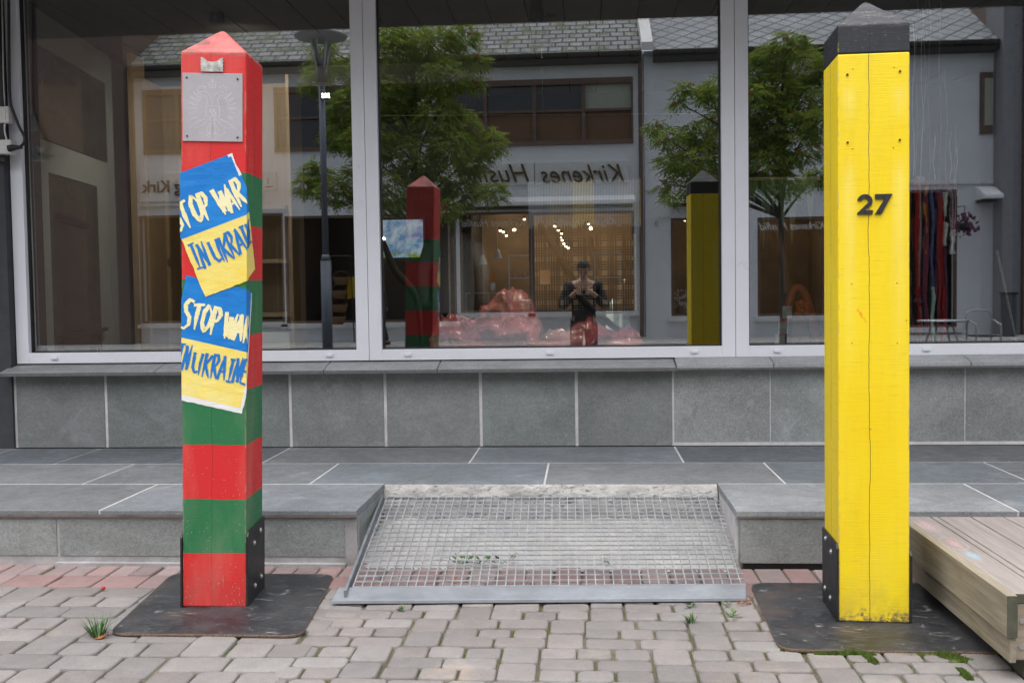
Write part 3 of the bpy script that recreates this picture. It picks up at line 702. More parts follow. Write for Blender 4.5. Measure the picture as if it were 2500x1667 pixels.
# ---- posters folded round the post
def fold(u, v, d):
    k = (hw+d)/hw
    if u > hw: return (hw+d, -hw-d+(u-hw), v)
    if u < -hw: return (-hw-d, -hw-d+(-hw-u), v)
    return (u*k, -hw-d, v)
def folded(bm, name, mats, d, parent):
    for u in (-hw, hw, hw+.0001):
        bmesh.ops.bisect_plane(bm, geom=bm.verts[:]+bm.edges[:]+bm.faces[:], plane_co=(u,0,0), plane_no=(1,0,0), dist=1e-6)
    for v in bm.verts: v.co = Vector(fold(v.co.x, v.co.y, d+v.co.z))
    me = bpy.data.meshes.new(name); bm.to_mesh(me); bm.free()
    for m_ in mats: me.materials.append(m_)
    o = bpy.data.objects.new(name, me); COL.objects.link(o); o.parent = parent
    return o
PXM = PW/157.5
LET = {'S': [[(.9,.95),(.45,1),(.12,.8),(.3,.58),(.72,.42),(.78,.16),(.4,.0),(.0,.02)]], 'T': [[(-.05,.9),(.5,.96),(1.05,1)],[(.52,1),(.45,.5),(.5,-.04)]],
 'O': [[(.5,1),(.12,.72),(.1,.3),(.42,0),(.85,.25),(.9,.7),(.5,1)]], 'P': [[(.25,1.03),(.22,.5),(.3,-.08)],[(.1,.95),(.7,.98),(.95,.75),(.72,.5),(.25,.42)]],
 'W': [[(.0,1),(.28,-.05)],[(.28,.05),(.5,.85)],[(.5,.85),(.68,-.03)],[(.66,.02),(1.02,1.02)]], 'A': [[(.0,-.05),(.5,1.04)],[(.45,1.0),(1,-.03)],[(.2,.3),(.85,.36)]],
 'R': [[(.2,1.02),(.16,.5),(.22,-.07)],[(.08,.95),(.7,1),(.9,.76),(.65,.55),(.2,.48)],[(.35,.5),(1.02,-.05)]], 'I': [[(.05,1),(.95,1.03)],[(.5,1),(.46,0)],[(.0,.0),(.95,-.02)]],
 'N': [[(.05,-.07),(.2,1)],[(.16,1),(.8,-.03)],[(.78,.0),(.92,1.06)]], 'U': [[(.05,1),(.12,.25),(.4,.02),(.72,.12)],[(.9,1.02),(.8,.5),(.86,-.06)]],
 'K': [[(.2,1.04),(.15,-.07)],[(1,1),(.25,.48)],[(.3,.52),(1.02,-.06)]], 'E': [[(.2,1),(.14,.5),(.16,0)],[(.15,.98),(.98,1)],[(.15,.52),(.75,.5)],[(.12,.02),(1,-.02)]]}
def poster(TL, ang, d, W_=203, H_=302, border=0, txt=(), lab=''):
    ca, sa = math.cos(ang), math.sin(ang)      # x axis (ca, sa) in px, y down axis (-sa, ca)
    def loc(a, c): 
        return post_pt(TL[0]+ca*a-sa*c, TL[1]+sa*a+ca*c)
    nx, ny = 28, 42
    bm = bmesh.new(); G_ = []
    for j in range(ny+1):
        row = []
        for i in range(nx+1):
            a, c = W_*i/nx, H_*j/ny
            if j == 0: c += .8+.8*noise.noise((i*.4,0,d*999))
            if j == ny: c -= 1.2+1.6*noise.noise((i*.5,3,d*999))
            if i == nx: a -= max(0, 1.2+5*noise.noise((j*.45,7,d*999)))*(1 if j > ny*.62 or j < 6 else .3)
            if i == 0: a += max(0, .6+2*noise.noise((j*.5,9,d*999)))
            x, z = loc(a, c); wr = .0009*max(0, noise.noise((a*.02, c*.07, d*900)))
            row.append(bm.verts.new((x, z, wr)))
        G_.append(row)
    half = ny//2
    for j in range(ny):
        for i in range(nx):
            f = bm.faces.new((G_[j][i], G_[j+1][i], G_[j+1][i+1], G_[j][i+1]))
            f.material_index = 0 if j < half else 1
            if j >= ny-border or i == nx-1 and j > 2 and border or (i == nx-1 and j < 8) or j == 0 and not border and i > nx-3: f.material_index = 2
    po = folded(bm, 'poster', [MAT['pblue'], MAT['pyellow'], MAT['pwhite']], d, RED); po['label'] = lab
    for mat_, items in txt:
        bm = bmesh.new(); zs = 0
        for ch, a0, c0, wd_, ht in items:      # centre, size in poster px
            for st in LET[ch]:
                zs += 5e-5
                base = 4.7 if ht > 60 else 3.3
                pts = [(a0+(x-.5)*wd_, c0-(y-.5)*ht) for x, y in st]
                dn = []
                for q0, q1 in zip(pts[:-1], pts[1:]):
                    for t in range(5): dn.append((q0[0]+(q1[0]-q0[0])*t/5, q0[1]+(q1[1]-q0[1])*t/5))
                dn.append(pts[-1]); N = len(dn); prev = None
                for i2, q in enumerate(dn):
                    q0, q1 = dn[max(i2-1,0)], dn[min(i2+1,N-1)]
                    tx, ty = q1[0]-q0[0], q1[1]-q0[1]; l = math.hypot(tx, ty) or 1
                    nx_, ny_ = -ty/l, tx/l; tt_ = i2/(N-1)
                    vert = abs(ty)/l
                    w2 = base*(.62+.38*vert)*(1.1-.75*max(0, tt_-.55)/.45*(1 if vert > .6 else .3))*rnd(.86,1.12)
                    cur = []
                    for sg in (-1, 1):
                        x, z = loc(q[0]+nx_*w2*sg, q[1]+ny_*w2*sg); cur.append(bm.verts.new((x, z, zs)))
                    if prev: bm.faces.new((prev[0], cur[0], cur[1], prev[1]))
                    prev = cur
        bmesh.ops.recalc_face_normals(bm, faces=bm.faces)
        folded(bm, 'lettering', [mat_], d+.0011, po)
    return po
SW2 = [('S',24,92,25,72),('T',47,92,24,62),('O',71,92,23,66),('P',92,92,22,64),('W',128,97,26,62),('A',151.5,96,20,62),('R',173,96,18,62)]
IU2 = [('I',27,195,17,56),('N',44,196,15,58),('U',71,204,23,50),('K',95,204,18,54),('R',114,201,16,56),('A',133.5,201,17,56),('I',153.5,204,14,54),('N',169,199,15,58),('E',186,199,16,60)]
SW1 = [('S',10,98,24,64),('T',31,98,24,64),('O',62,93,24,66),('P',82,94,21,64),('W',128,97,33,64),('A',146,104,20,56),('R',168,92,22,64)]
IU1 = [('I',17,200,17,60),('N',35,203,18,58),('U',67,206,24,54),('K',89,208,20,56),('R',106,203,17,60),('A',127,202,19,58),('I',143,199,14,52),('N',159,198,14,56),('E',177,196,14,56)]
poster((455.8,669.6), math.radians(12.1), .0012, 203, 303, 2, ((MAT['lcream'], SW2), (MAT['lblue'], IU2)), 'lower STOP WAR IN UKRAINE poster, tilted down to the right')
poster((389.9,444.5), math.radians(-21.9), .0034, 192, 301, 0, ((MAT['lcream'], SW1), (MAT['lblue'], IU1)), 'upper STOP WAR IN UKRAINE poster, tilted up to the right')
# ---- yellow post fittings
def ypt(cx_, cy_, ox, oy):
    fx, fy = ox+cx_/3.357, oy+cy_/3.357
    return ((fx-2046.8)/174-.5)*PW, .012+PH*(1-(fy-68)/1459)
def digit(pts_list, name):
    m = MB()
    for pts in pts_list:
        q = [ypt(x, y, 1800, 400) for x, y in pts]; m.prism([(u,-hw-.007,z) for u, z in q], (0,.0062,0))
    return m.build(name, MAT['digit'], YEL, local=True)
MAT['digit'] = simple('digit_plate', (.022,.022,.026), .5, .12, 20, .05)
arc_o = [(1046+62*math.cos(math.radians(a)), 312-59*math.sin(math.radians(a))) for a in range(170,-46,-12)]
arc_i = [(1046+27*math.cos(math.radians(a)), 312-25*math.sin(math.radians(a))) for a in range(168,-46,-12)]
two = MB()
segs = []
for i in range(len(arc_o)-1): segs.append([arc_o[i], arc_i[i], arc_i[i+1], arc_o[i+1]])
ao, ai = arc_o[-1], arc_i[-1]
segs.append([ai, (984,404), (984,419), (1040,384), ao]); segs[-1] = [ao, ai, (984,405), (984,418), (1046,384)]
segs.append([(1046,384),(984,418),(1106,418),(1112,384)])
d2 = digit(segs, 'digit'); d2['label'] = 'black number plate 2'
d7 = digit([[(1129,255),(1129,296),(1205,296),(1270,255)],[(1205,296),(1127,418),(1180,418),(1270,255)]], 'digit'); d7['label'] = 'black number plate 7'
for par, lst in ((d2, ((1066,268),(1046,399))), (d7, ((1194,272),(1160,400)))):
    for x, y in lst:
        u, z = ypt(x, y, 1800, 400); q = MB(); q.disc((u,-hw-.007,z), .0034, (0,-1,0), .002, 8); q.build('screw', MAT['bracket'], par, local=True)
for x, y in ((906,623),(1332,611),(907,1172),(1330,1163)):
    u, z = ypt(x, y, 1800, 0); q = MB(); q.disc((u,-hw-.0003,z), .0045, (0,-1,0), .004, 10); q.build('nail', MAT['nail'], YEL, local=True)
for x, y, oy in ((952,578,0),(1285,577,0),(948,1225,0),(1278,1224,0),(939,983,400),(1308,981,400),(941,1468,400),(1310,1470,400),(1385,1287,400),(1092,836,800)):
    u, z = ypt(x, y, 1800, oy); q = MB(); q.disc((u,-hw-.0003,z), .0022, (0,-1,0), .001, 8); q.build('nail_hole', MAT['gasket'], YEL, local=True)

near(RED); near(YEL)
# ================================================================== WOODEN DECK
dk = thing('wooden_deck', 'low weathered timber deck on short feet beside the yellow border post', 'deck', (1.9,4.0,0))
x = 1.455
bw = [.10,.014,.142,.142,.142,.142,.142,.142,.142]
bd_ = MB(); x = 1.452
for w2, gp_ in ((.112,.005),(.028,.005),(.140,.006),(.140,.004),(.140,.004),(.140,.004),(.140,.004),(.140,.004),(.140,.004),(.14,.004)):
    bd_.box(x, x+w2, 3.385, 4.525, .267, .30); x += w2+gp_
XE = x
bd_.build('deck_board', MAT['deck'], dk, bevel=.003)
m = MB(); m.box(1.413,1.449,3.352,4.52,.158,.303); m.build('side_board', MAT['deckside'], dk, bevel=.003)
m = MB(); m.box(1.4135,1.4485,3.3500,3.3519,.159,.302); m.build('board_end', MAT['endgrain'], dk)
m = MB(); m.box(1.428,1.449,3.36,4.52,.068,.157); m.build('under_beam', MAT['deckside'], dk, bevel=.003)
m = MB(); m.box(1.452,XE,3.388,3.425,.068,.265); m.build('fascia', MAT['deckend'], dk, bevel=.003)
m = MB(); m.box(1.455,XE-.002,3.3835,3.3848,.269,.299); m.build('board_end', MAT['endgrain'], dk)
for X_ in (1.50, 2.2):
    for Y_ in (3.42, 4.35):
        m = MB(); m.box(X_, X_+.09, Y_, Y_+.09, -.005, .068 if Y_ < 4 else .26); m.build('foot', MAT['endgrain'], dk)
for z in (.205,.115):
    q = MB(); q.disc((1.478,3.388,z), .009, (0,-1,0), .003, 12); q.build('screw', MAT['zinc'], dk)

near(dk)
# ================================================================== SOCKETS AT THE LEFT
WY = 6.438
def bx(px0, py0, px1, py1, d, name, lab, cat):
    a, c = P(px0, py0, WY), P(px1, py1, WY); t = thing(name, lab, cat, ((a.x+c.x)/2, WY, c.z))
    m = MB(); m.box(a.x, c.x, WY-d, WY, c.z, a.z); m.build('housing', MAT['whiteplastic'], t, bevel=.006); return t, a, c
t1, a, c = bx(-8, 264, 32, 303, .05, 'junction_box', 'small white square junction box on the dark wall edge', 'junction box')
m = MB(); m.box(c.x-.035, c.x-.02, WY-.054, WY-.05, c.z+.02, a.z-.02); m.build('lid_strip', MAT['whiteplastic'], t1)
t2, a2, c2 = bx(-10, 346, 43, 379, .075, 'power_socket', 'white outdoor power socket with a black plug pushed in', 'socket')
m = MB(); pp = P(36,362,WY-.07); m.tube([pp+Vector((-.03,-.02,-.005)), pp+Vector((.0,-.02,0)), pp+Vector((.03,-.015,.003)), pp+Vector((.06,-.01,.0))], [.024,.022,.014,.008], 12); m.build('plug', MAT['black'], t2, True)
cp = [P(x, y, WY-.03) for x, y in ((21,-60),(22,120),(24,236),(32,272),(48,312),(60,335),(58,350),(46,361),(38,362))]
def smooth(pts, n=5):
    o = []; k = len(pts)
    for i in range(k-1):
        p0, p1, p2, p3 = pts[max(i-1,0)], pts[i], pts[i+1], pts[min(i+2,k-1)]
        for j in range(n):
            t = j/n; o.append(.5*((2*p1)+(p2-p0)*t+(2*p0-5*p1+4*p2-p3)*t*t+(3*p1-p0-3*p2+p3)*t**3))
    return o+[pts[-1]]
m = MB(); m.tube(smooth(cp), .010, 8); o = m.build('power_cable', MAT['black'], None, True); tag(place(o, cp[-1]), 'black cable hanging in a loop down to the power socket', 'cable')
m = MB(); m.tube(smooth([P(x, y, WY-.03) for x, y in ((12,300),(11,318),(14,333),(17,348))]), .006, 8); o = m.build('white_lead', MAT['whiteplastic'], None, True); tag(place(o, P(17,348,WY-.03)), 'short white lead joining junction box and power socket', 'cable')
m = MB(); m.tube([P(4,-60,WY-.02), P(8,200,WY-.02), P(12,268,WY-.02)], .005, 6); o = m.build('thin_wire', MAT['whiteplastic'], None, True); tag(place(o, P(12,268,WY-.02)), 'thin wire running down the dark wall into the junction box', 'wire')
m = MB(); a, c = P(-25,0,6.44), P(22,270,6.44); m.box(a.x-.05, c.x-.02, WY-.035, WY, a.z-1.1, 3.6); o = m.build('cable_duct', MAT['black'], None); tag(place(o, (a.x, WY, 2.2)), 'black cable duct running up the wall at the far left', 'cable duct')

# ================================================================== INSIDE THE SHOP
def wbox(mb, px0, py0, px1, py1, y0, y1):
    a, c = P(px0, py0, y0), P(px1, py1, y0); mb.box(min(a.x,c.x), max(a.x,c.x), y0, y1, min(a.z,c.z), max(a.z,c.z))
# glazed entrance door standing in the side wall of the window bay
DX0, DY0, DX1, DY1 = -3.96, 6.78, -4.17, 8.42
dr = thing('entrance_door', 'grey framed glass door with a transom seen through the left window', 'door', ((DX0+DX1)/2, 7.6, .62))
def dpt(t, z, off=0): return Vector((DX0+(DX1-DX0)*t+off, DY0+(DY1-DY0)*t, z))
def dbar(mb, t0, t1, z0, z1, th=.07):
    mb.prism([dpt(t0,z0), dpt(t1,z0), dpt(t1,z1), dpt(t0,z1)], (-th,0,0))
m = MB(); dbar(m,.0,1,3.22,3.48); dbar(m,.0,.07,.62,3.22); dbar(m,.93,1,.62,3.22); m.build('frame', MAT['doorframe'], dr)
m = MB(); dbar(m,.075,.925,2.30,2.53,.06); dbar(m,.075,.17,.66,2.30,.06); dbar(m,.76,.925,.66,2.30,.06); dbar(m,.17,.76,.66,.86,.06); m.build('leaf', MAT['doorframe'], dr)
m = MB(); dbar(m,.17,.76,.87,2.29,.02); m.build('pane', MAT['doorglass'], dr)
m = MB(); dbar(m,.08,.92,2.54,3.21,.02); m.build('transom_pane', MAT['doorglass'], dr)
m = MB(); m.bar(dpt(.2,1.06,.03), dpt(.78,1.09,.03), .03); m.build('push_bar', MAT['black'], dr)
m = MB(); a_ = dpt(.22,1.62,.01); m.bar(dpt(.25,1.98,.01), dpt(.6,1.95,.01), .02,.05); m.build('closer', MAT['black'], dr)
k = MB(); k.box(-4.35,-4.2,8.42,10.6,.62,3.48); k.build('bay_wall', MAT['doorframe'], sh)
# plywood column and shelf unit
t = thing('wooden_column', 'slim pale wooden column left of the red post inside the shop', 'column', (P(322,700,8.3).x, 8.3, .62))
m = MB(); wbox(m, 303, -30, 343, 870, 8.3, 8.55); o_ = m.build('column_shaft', MAT['ply'], t, bevel=.004)
m = MB(); a = P(303,860,8.29); c = P(343,800,8.29); m.box(a.x-.01, c.x+.01, 8.285, 8.56, .62, .70); m.build('skirting', MAT['ply'], t)
t = thing('shelf_unit', 'tall plywood wall unit with shelves behind the red post', 'shelf', (P(540,700,8.6).x, 8.6, .62))
a = P(352, 20, 8.6); c = P(728, 860, 8.6)
m = MB(); m.box(a.x, c.x, 8.85, 8.88, .62, 3.3); m.build('back_panel', MAT['ply'], t)
m = MB(); m.box(c.x-.03, c.x, 8.5, 8.849, .62, 3.3); m.build('side_panel', MAT['ply'], t, bevel=.003)
m = MB(); m.box(a.x, a.x+.03, 8.5, 8.849, .62, 3.3); m.build('side_panel', MAT['ply'], t, bevel=.003)
mx_ = P(448, 500, 8.6).x
m = MB(); m.box(mx_, mx_+.03, 8.5, 8.849, .62, 2.6); m.build('divider', MAT['ply'], t, bevel=.003)
for py in (502, 633, 763):
    z = P(690, py, 8.5).z; m = MB(); m.box(mx_+.031, c.x-.031, 8.42, 8.848, z-.035, z); m.build('shelf', MAT['ply'], t, bevel=.002)
m = MB(); m.box(mx_+.2, c.x-.031, 8.45, 8.84, .622, 1.03); m.build('drawer', MAT['whitepaint'], t, bevel=.004)
# television
t = thing('television', 'wall screen showing a green and blue landscape behind the red post reflection', 'television', P(985, 620, 9.6))
a, c = P(926, 538, 9.6), P(1034, 628, 9.6)
m = MB(); m.box(a.x-.03, c.x+.03, 9.6, 9.66, c.z-.04, a.z+.04); m.build('bezel', MAT['black'], t, bevel=.004)
def mk_tv():
    t_ = NT('screen_picture'); x, y, z = t_.sep(); n = t_.noise(5, 5, .6, t_.map((1,1,1.6))); n2 = t_.noise(9, 5, .65)
    skyc = t_.mix(t_.ramp(n2, .4, .6), (.10,.22,.45), (.45,.55,.65)); land = t_.mix(t_.ramp(n2, .42, .58), (.07,.16,.01), (.36,.42,.05))
    land = t_.mix(t_.ramp(n, .52, .56), land, (.25,.4,.6))
    h = t_.math('ADD', z, t_.math('MULTIPLY', n, .16)); col = t_.mix(t_.ramp(h, .06, .10), land, skyc)
    t_.L(col, t_.b.inputs['Emission Color']); t_.b.inputs['Emission Strength'].default_value = .32; return t_.fin(col, .3)
m = MB(); m.box(a.x, c.x, 9.592, 9.5985, c.z, a.z); m.build('screen', mk_tv(), t)
# crumpled plastic sheet
def mk_plastic():
    t_ = NT('red_plastic_film'); n = t_.noise(4, 5, .6)
    col = t_.mix(t_.ramp(n, .35, .65), (.15,.02,.03), (.30,.06,.075)); w2 = t_.noise(16, 6, .75, None, 2.5)
    t_.bump(w2, 1.0, .05); t_.b.inputs['Coat Weight'].default_value = .6; t_.b.inputs['Coat Roughness'].default_value = .06
    return t_.fin(col, .10, .3, 1)
def heap(px0, px1, tops, seed, y=6.88):
    nx, ny = 160, 60; a = P(px0, 850, y).x; c = P(px1, 850, y).x; v = []
    for j in range(ny+1):
        for i in range(nx+1):
            s_ = i/nx; px = px0+(px1-px0)*s_
            k = 0
            for q in range(len(tops)-1):
                if tops[q][0] <= px <= tops[q+1][0]:
                    f = (px-tops[q][0])/max(1e-6, tops[q+1][0]-tops[q][0]); k = tops[q][1]+(tops[q+1][1]-tops[q][1])*f
            zt = P(px, k or 848, y).z; base = .80
            w2 = j/ny; prof = math.sin(PI*min(1, w2*1.0))**.55 if w2 < 1 else 0
            X = a+(c-a)*s_; Y = y-.22+.5*w2
            q1 = noise.fractal(Vector((X*4.5+seed, Y*5, seed)), 1, 2, 5); q2 = abs(noise.noise((X*11+seed, Y*9, w2*5+seed)))
            q3 = abs(noise.noise((X*27+seed, Y*22, w2*9)))+.5*abs(noise.noise((X*55, Y*40, seed)))
            z = base+(zt-base)*prof*(.92+.2*q1)+.08*(q2-.3)*prof+.045*(q3-.3)*prof
            v.append((X+.05*noise.noise((X*8,Y*8,z*8+seed)), Y+.05*noise.noise((X*9,z*9,seed+5)), z))
    m = MB(); m.add(v, [(j*(nx+1)+i, j*(nx+1)+i+1, (j+1)*(nx+1)+i+1, (j+1)*(nx+1)+i) for j in range(ny) for i in range(nx)])
    return m
MAT['film'] = mk_plastic()
m = heap(1050, 1320, [(1045,838),(1072,768),(1105,744),(1150,762),(1180,742),(1215,720),(1260,712),(1302,726),(1318,770),(1326,846)], 1.7)
o = m.build('plastic_sheet', MAT['film'], None, True); tag(place(o, P(1185,848,6.95)), 'tall crumpled heap of shiny red plastic film in the middle window', 'plastic sheet')
m = heap(1300, 1568, [(1296,840),(1340,802),(1390,786),(1440,766),(1470,790),(1500,796),(1540,782),(1562,798),(1574,846)], 6.1, 6.87)
o = m.build('plastic_sheet', MAT['film'], None, True); tag(place(o, P(1435,848,6.95)), 'low crumpled strip of red plastic film below the plaid cloth', 'plastic sheet')
k = MB(); k.box(-1.3,.85,6.64,7.6,.62,.80); o = k.build('display_plinth', MAT['inwall'], None, bevel=.004); tag(place(o, (-.2,7.1,.62)), 'low dark display plinth under the red plastic film', 'plinth')
# plaid cloth: open weave of black and beige bands, yellow and blue fringe above
a, c = P(1300,447,7.0), P(1548,765,7.0)
t = thing('plaid_cloth', 'black and beige open checked weaving hung in the middle window', 'textile', ((a.x+c.x)/2, 7.0, c.z))
def woven(name, mt, vert, xs_, z0, z1, w2, yo):
    m = MB()
    for x in xs_:
        if vert: m.box(x, x+w2, 7.0+yo, 7.0+yo+.004, z0, z1)
        else: m.box(z0, z1, 7.0+yo, 7.0+yo+.004, x, x+w2)
    return m.build(name, mt, t)
MAT['wool'] = simple('black_wool', (.008,.008,.009), .95, .3, 40); MAT['wool_b'] = simple('beige_wool', (.42,.33,.21), .95, .2, 40)
zt_ = P(1400,556,7.0).z; xsv = []; x = a.x; i = 0
while x < c.x: xsv.append(x); x += .018 if i % 8 not in (3, 7) else .052; i += 1
woven('warp', MAT['wool'], True, xsv, c.z, zt_+.02, .0105, 0)
zs_ = []; z = c.z; i = 0
while z < zt_: zs_.append(z); z += .018 if i % 8 not in (3, 7) else .05; i += 1
woven('weft', MAT['wool'], False, zs_, a.x, c.x, .0105, .005)
m = MB(); x = a.x
while x < c.x: m.box(x, x+.07, 7.012, 7.015, c.z+.02, zt_-.05); x += .095
m.build('beige_band', MAT['wool_b'], t)
MAT['fring'] = [simple('fringe_yellow', (.55,.46,.24), .9), simple('fringe_blue', (.24,.27,.34), .9), simple('fringe_grey', (.30,.29,.27), .9)]
for k in range(3):
    m = MB(); x = a.x-.03
    while x < c.x+.05:
        if int((x-a.x+5)/.16) % 3 == k:
            m.box(x, x+.006, 7.003, 7.006, zt_+.0, a.z+rnd(0,.02))
        x += .011
    m.build('fringe', MAT['fring'][k], t)
# pale scarf on a stand, cardboard tag, dark curved staves, mannequin
t = thing('scarf_stand', 'pale blue knotted scarf on a thin display stand right of the plaid cloth', 'scarf', P(1515,846,7.1))
m = MB(); a = P(1517,700,7.1)
pts = [(a.x+.0,7.1,a.z+.0)]
def cloth(mb, cx_, y, z0, z1, w0, w1, n=24, mm=16):
    v = []
    for j in range(mm+1):
        f = j/mm; z = z1+(z0-z1)*f; w2 = w0+(w1-w0)*f**.8
        for i in range(n):
            an = 2*PI*i/n; r_ = 1+.30*math.sin(an*6+f*2)*(.3+.7*f)+.12*math.sin(an*3+1)*f; v.append((cx_+w2*.5*r_*math.cos(an)-.045*f+.01*math.sin(f*9), y+w2*.3*r_*math.sin(an), z+.02*math.sin(an*3)*f))
    mb.add(v, [(j*n+i, j*n+(i+1) % n, (j+1)*n+(i+1) % n, (j+1)*n+i) for j in range(mm) for i in range(n)])
cloth(m, a.x, 7.1, P(1515,815,7.1).z, a.z+.02, .085, .155); m.ball((a.x+.005,7.08,a.z+.02), .05, 12, 8, (1.15,.9,.75)); m.ball((a.x-.02,7.07,a.z-.02), .032, 10, 8, (1.2,.9,1)); m.build('scarf', simple('pale_scarf', (.42,.54,.55), .95, .25, 30, .8, 50), t, True)
m = MB(); m.tube([(a.x,7.1,.80),(a.x,7.1,a.z+.22)], .008, 8); m.disc((a.x,7.1,.80), .08, (0,0,1), .01, 16); m.build('stand', MAT['black'], t)
a = P(1330,680,6.92)
t = thing('cardboard_tag', 'small orange-tan card hanging before the plaid cloth', 'tag', a)
m = MB(); a, c = P(1318,660,6.92), P(1343,694,6.92); m.box(a.x, c.x, 6.92, 6.924, c.z, a.z); m.build('card', simple('card', (.42,.22,.11), .8), t, bevel=.001)
m = MB(); m.tube([((a.x+c.x)/2,6.922,a.z),((a.x+c.x)/2,6.922,a.z+1.6)], .0015, 5); m.build('thread', MAT['wool'], t)
MAT['stave'] = simple('dark_stave', (.006,.006,.006), .95, .3, 20, spec=.08)
def stave(pp, r_, name, lab, y, mt='stave'):
    pts = smooth([P(x, q, y) for x, q in pp], 5); n = len(pts)
    m = MB(); v = []
    m.tube(pts, [r_*(.45+.55*math.sin(PI*min(1, (i+1)/n*.9+.08))) for i in range(n)], 8)
    o = m.build(name, MAT[mt], None, True); tag(place(o, pts[-1]), lab, 'branch')
stave([(1318,545),(1345,590),(1385,660),(1425,735),(1500,800),(1540,848)], .028, 'dark_stave', 'long dark curved stave leaning across the plaid cloth', 6.93)
stave([(1430,540),(1440,590),(1452,650),(1462,730)], .022, 'dark_stave', 'short dark upright stave right of the long curved one', 6.94)
stave([(935,590),(965,660),(1000,700),(1020,740),(1030,848)], .03, 'dark_stave', 'dark crooked branch standing in the left corner of the middle window', 7.3)
t = thing('mannequin', 'black jacketed headless mannequin torso in the middle window', 'mannequin', (P(1110,840,8.6).x, 8.6, .62))
m = MB(); cx_ = P(1108,700,8.6).x
prof = [(.17,1.18),(.19,1.35),(.185,1.5),(.205,1.65),(.22,1.78),(.17,1.86),(.07,1.92),(.06,1.98),(.0,2.0)]
n = 20; v = []
for r_, z in prof: v += [(cx_+r_*math.cos(2*PI*j/n), 8.6+r_*.6*math.sin(2*PI*j/n), z) for j in range(n)]
m.add(v, [(i*n+j, i*n+(j+1) % n, (i+1)*n+(j+1) % n, (i+1)*n+j) for i in range(len(prof)-1) for j in range(n)])
for s_ in (-1,1): m.tube([(cx_+s_*.19,8.6,1.78),(cx_+s_*.27,8.58,1.55),(cx_+s_*.26,8.52,1.25)], [.075,.065,.05], 10)
m.build('jacket', MAT['jacket'], t, True)
m = MB(); m.tube([(cx_,8.6,.63),(cx_,8.6,1.2)], .015, 8); m.disc((cx_,8.6,.62), .16, (0,0,1), .015, 20); m.build('stand', MAT['galv'], t)
# ceiling fittings
t = thing('ceiling_lamp', 'round unlit ceiling lamp inside the left window', 'ceiling lamp', P(682,10,7.9))
a = P(682, 14, 7.9); m = MB(); m.lathe([(.0,.0),(.17,.02),(.2,.06),(.2,.11)], (a.x,7.9,a.z-.02), 28); m.build('diffuser', simple('lamp_diffuser', (.25,.25,.25), .4), t, True)
m = MB(); m.lathe([(.215,.045),(.22,.06),(.22,.18),(.0,.18)], (a.x,7.9,a.z-.02), 28); m.build('rim', MAT['ceil'], t, True)
def spot(px, py, y, lab, en=32):
    a = P(px, py, y); t = thing('spotlight', lab, 'spotlight', a, (0,0,0), 'black spotlights under the shop ceiling')
    m = MB(); m.lathe([(.0,0),(.05,0),(.055,.05),(.05,.15),(.015,.17),(.0,.17)], (a.x,y,a.z-.08), 16); m.build('head', MAT['black'], t, True)
    m = MB(); m.box(a.x-.015,a.x+.015,y-.015,y+.015,a.z+.088,3.484); m.build('stem', MAT['black'], t)
    l = bpy.data.lights.new('spot_lamp', 'SPOT'); l.energy = en; l.color = (1,.88,.72); l.shadow_soft_size = .03; l.spot_size = math.radians(150 if y > 7.1 else 84); l.spot_blend = .6
    o = bpy.data.objects.new('spot_lamp', l); COL.objects.link(o); o.location = (a.x, y+.02, a.z-.1); o.rotation_euler = (math.radians(38 if y > 7.1 else 14), 0, 0)
spot(530, 30, 7.25, 'black spotlight under the ceiling above the red post'); spot(1310, 30, 6.95, 'black spotlight under the ceiling of the middle window', 320)
m = MB(); m.box(P(1310,40,6.95).x+.06, P(1357,40,6.95).x, 6.93, 6.97, P(1310,45,6.95).z, P(1310,36,6.95).z); o = m.build('track_arm', MAT['black']); tag(place(o, P(1345,40,6.95)), 'short black arm beside the spotlight in the middle window', 'track')
m = MB(); a, c = P(900,283,9.2), P(1750,278,9.2); m.tube([a,c], .0028, 6); o = m.build('hanging_wire', MAT['fring'][2]); tag(place(o, a), 'thin horizontal wire stretched across the middle window', 'wire')
# things in the right-hand window
MAT['felt'] = simple('green_felt', (.13,.19,.085), .95, .25, 12, .3, 60)
t = thing('felt_hanging', 'green felt cut into long points hanging in the right window', 'textile', P(1860,440,7.2))
m = MB()
def jag(px0, px1, py0, tips):
    pts = [P(px1, py0, 7.2), P(px0, py0, 7.2)]
    k = len(tips); w2 = (px1-px0)/k
    for i, ty in enumerate(tips):
        pts.append(P(px0+w2*(i+.5), ty, 7.2));
        if i < k-1: pts.append(P(px0+w2*(i+1), py0+.35*(ty-py0), 7.2))
    m.prism(pts, (0,.008,0))
jag(1822, 1850, 438, [548,500]); jag(1858, 1895, 438, [610,560,520]); jag(1900, 1990, 438, [560,600,500,570])
m.build('felt_strip', MAT['felt'], t)
m = MB(); m.tube([P(1815,437,7.2), P(2000,436,7.2)], .012, 8); m.build('rail', MAT['ply'], t)
a = P(1860,640,7.9); t = thing('dark_garment', 'black garment hanging behind the green felt', 'garment', (a.x,7.9,1.4))
m = MB(); cloth(m, P(1872,560,7.9).x, 7.9, P(1872,640,7.9).z, P(1872,470,7.9).z, .16, .30); m.build('cloth', MAT['jacket'], t, True)
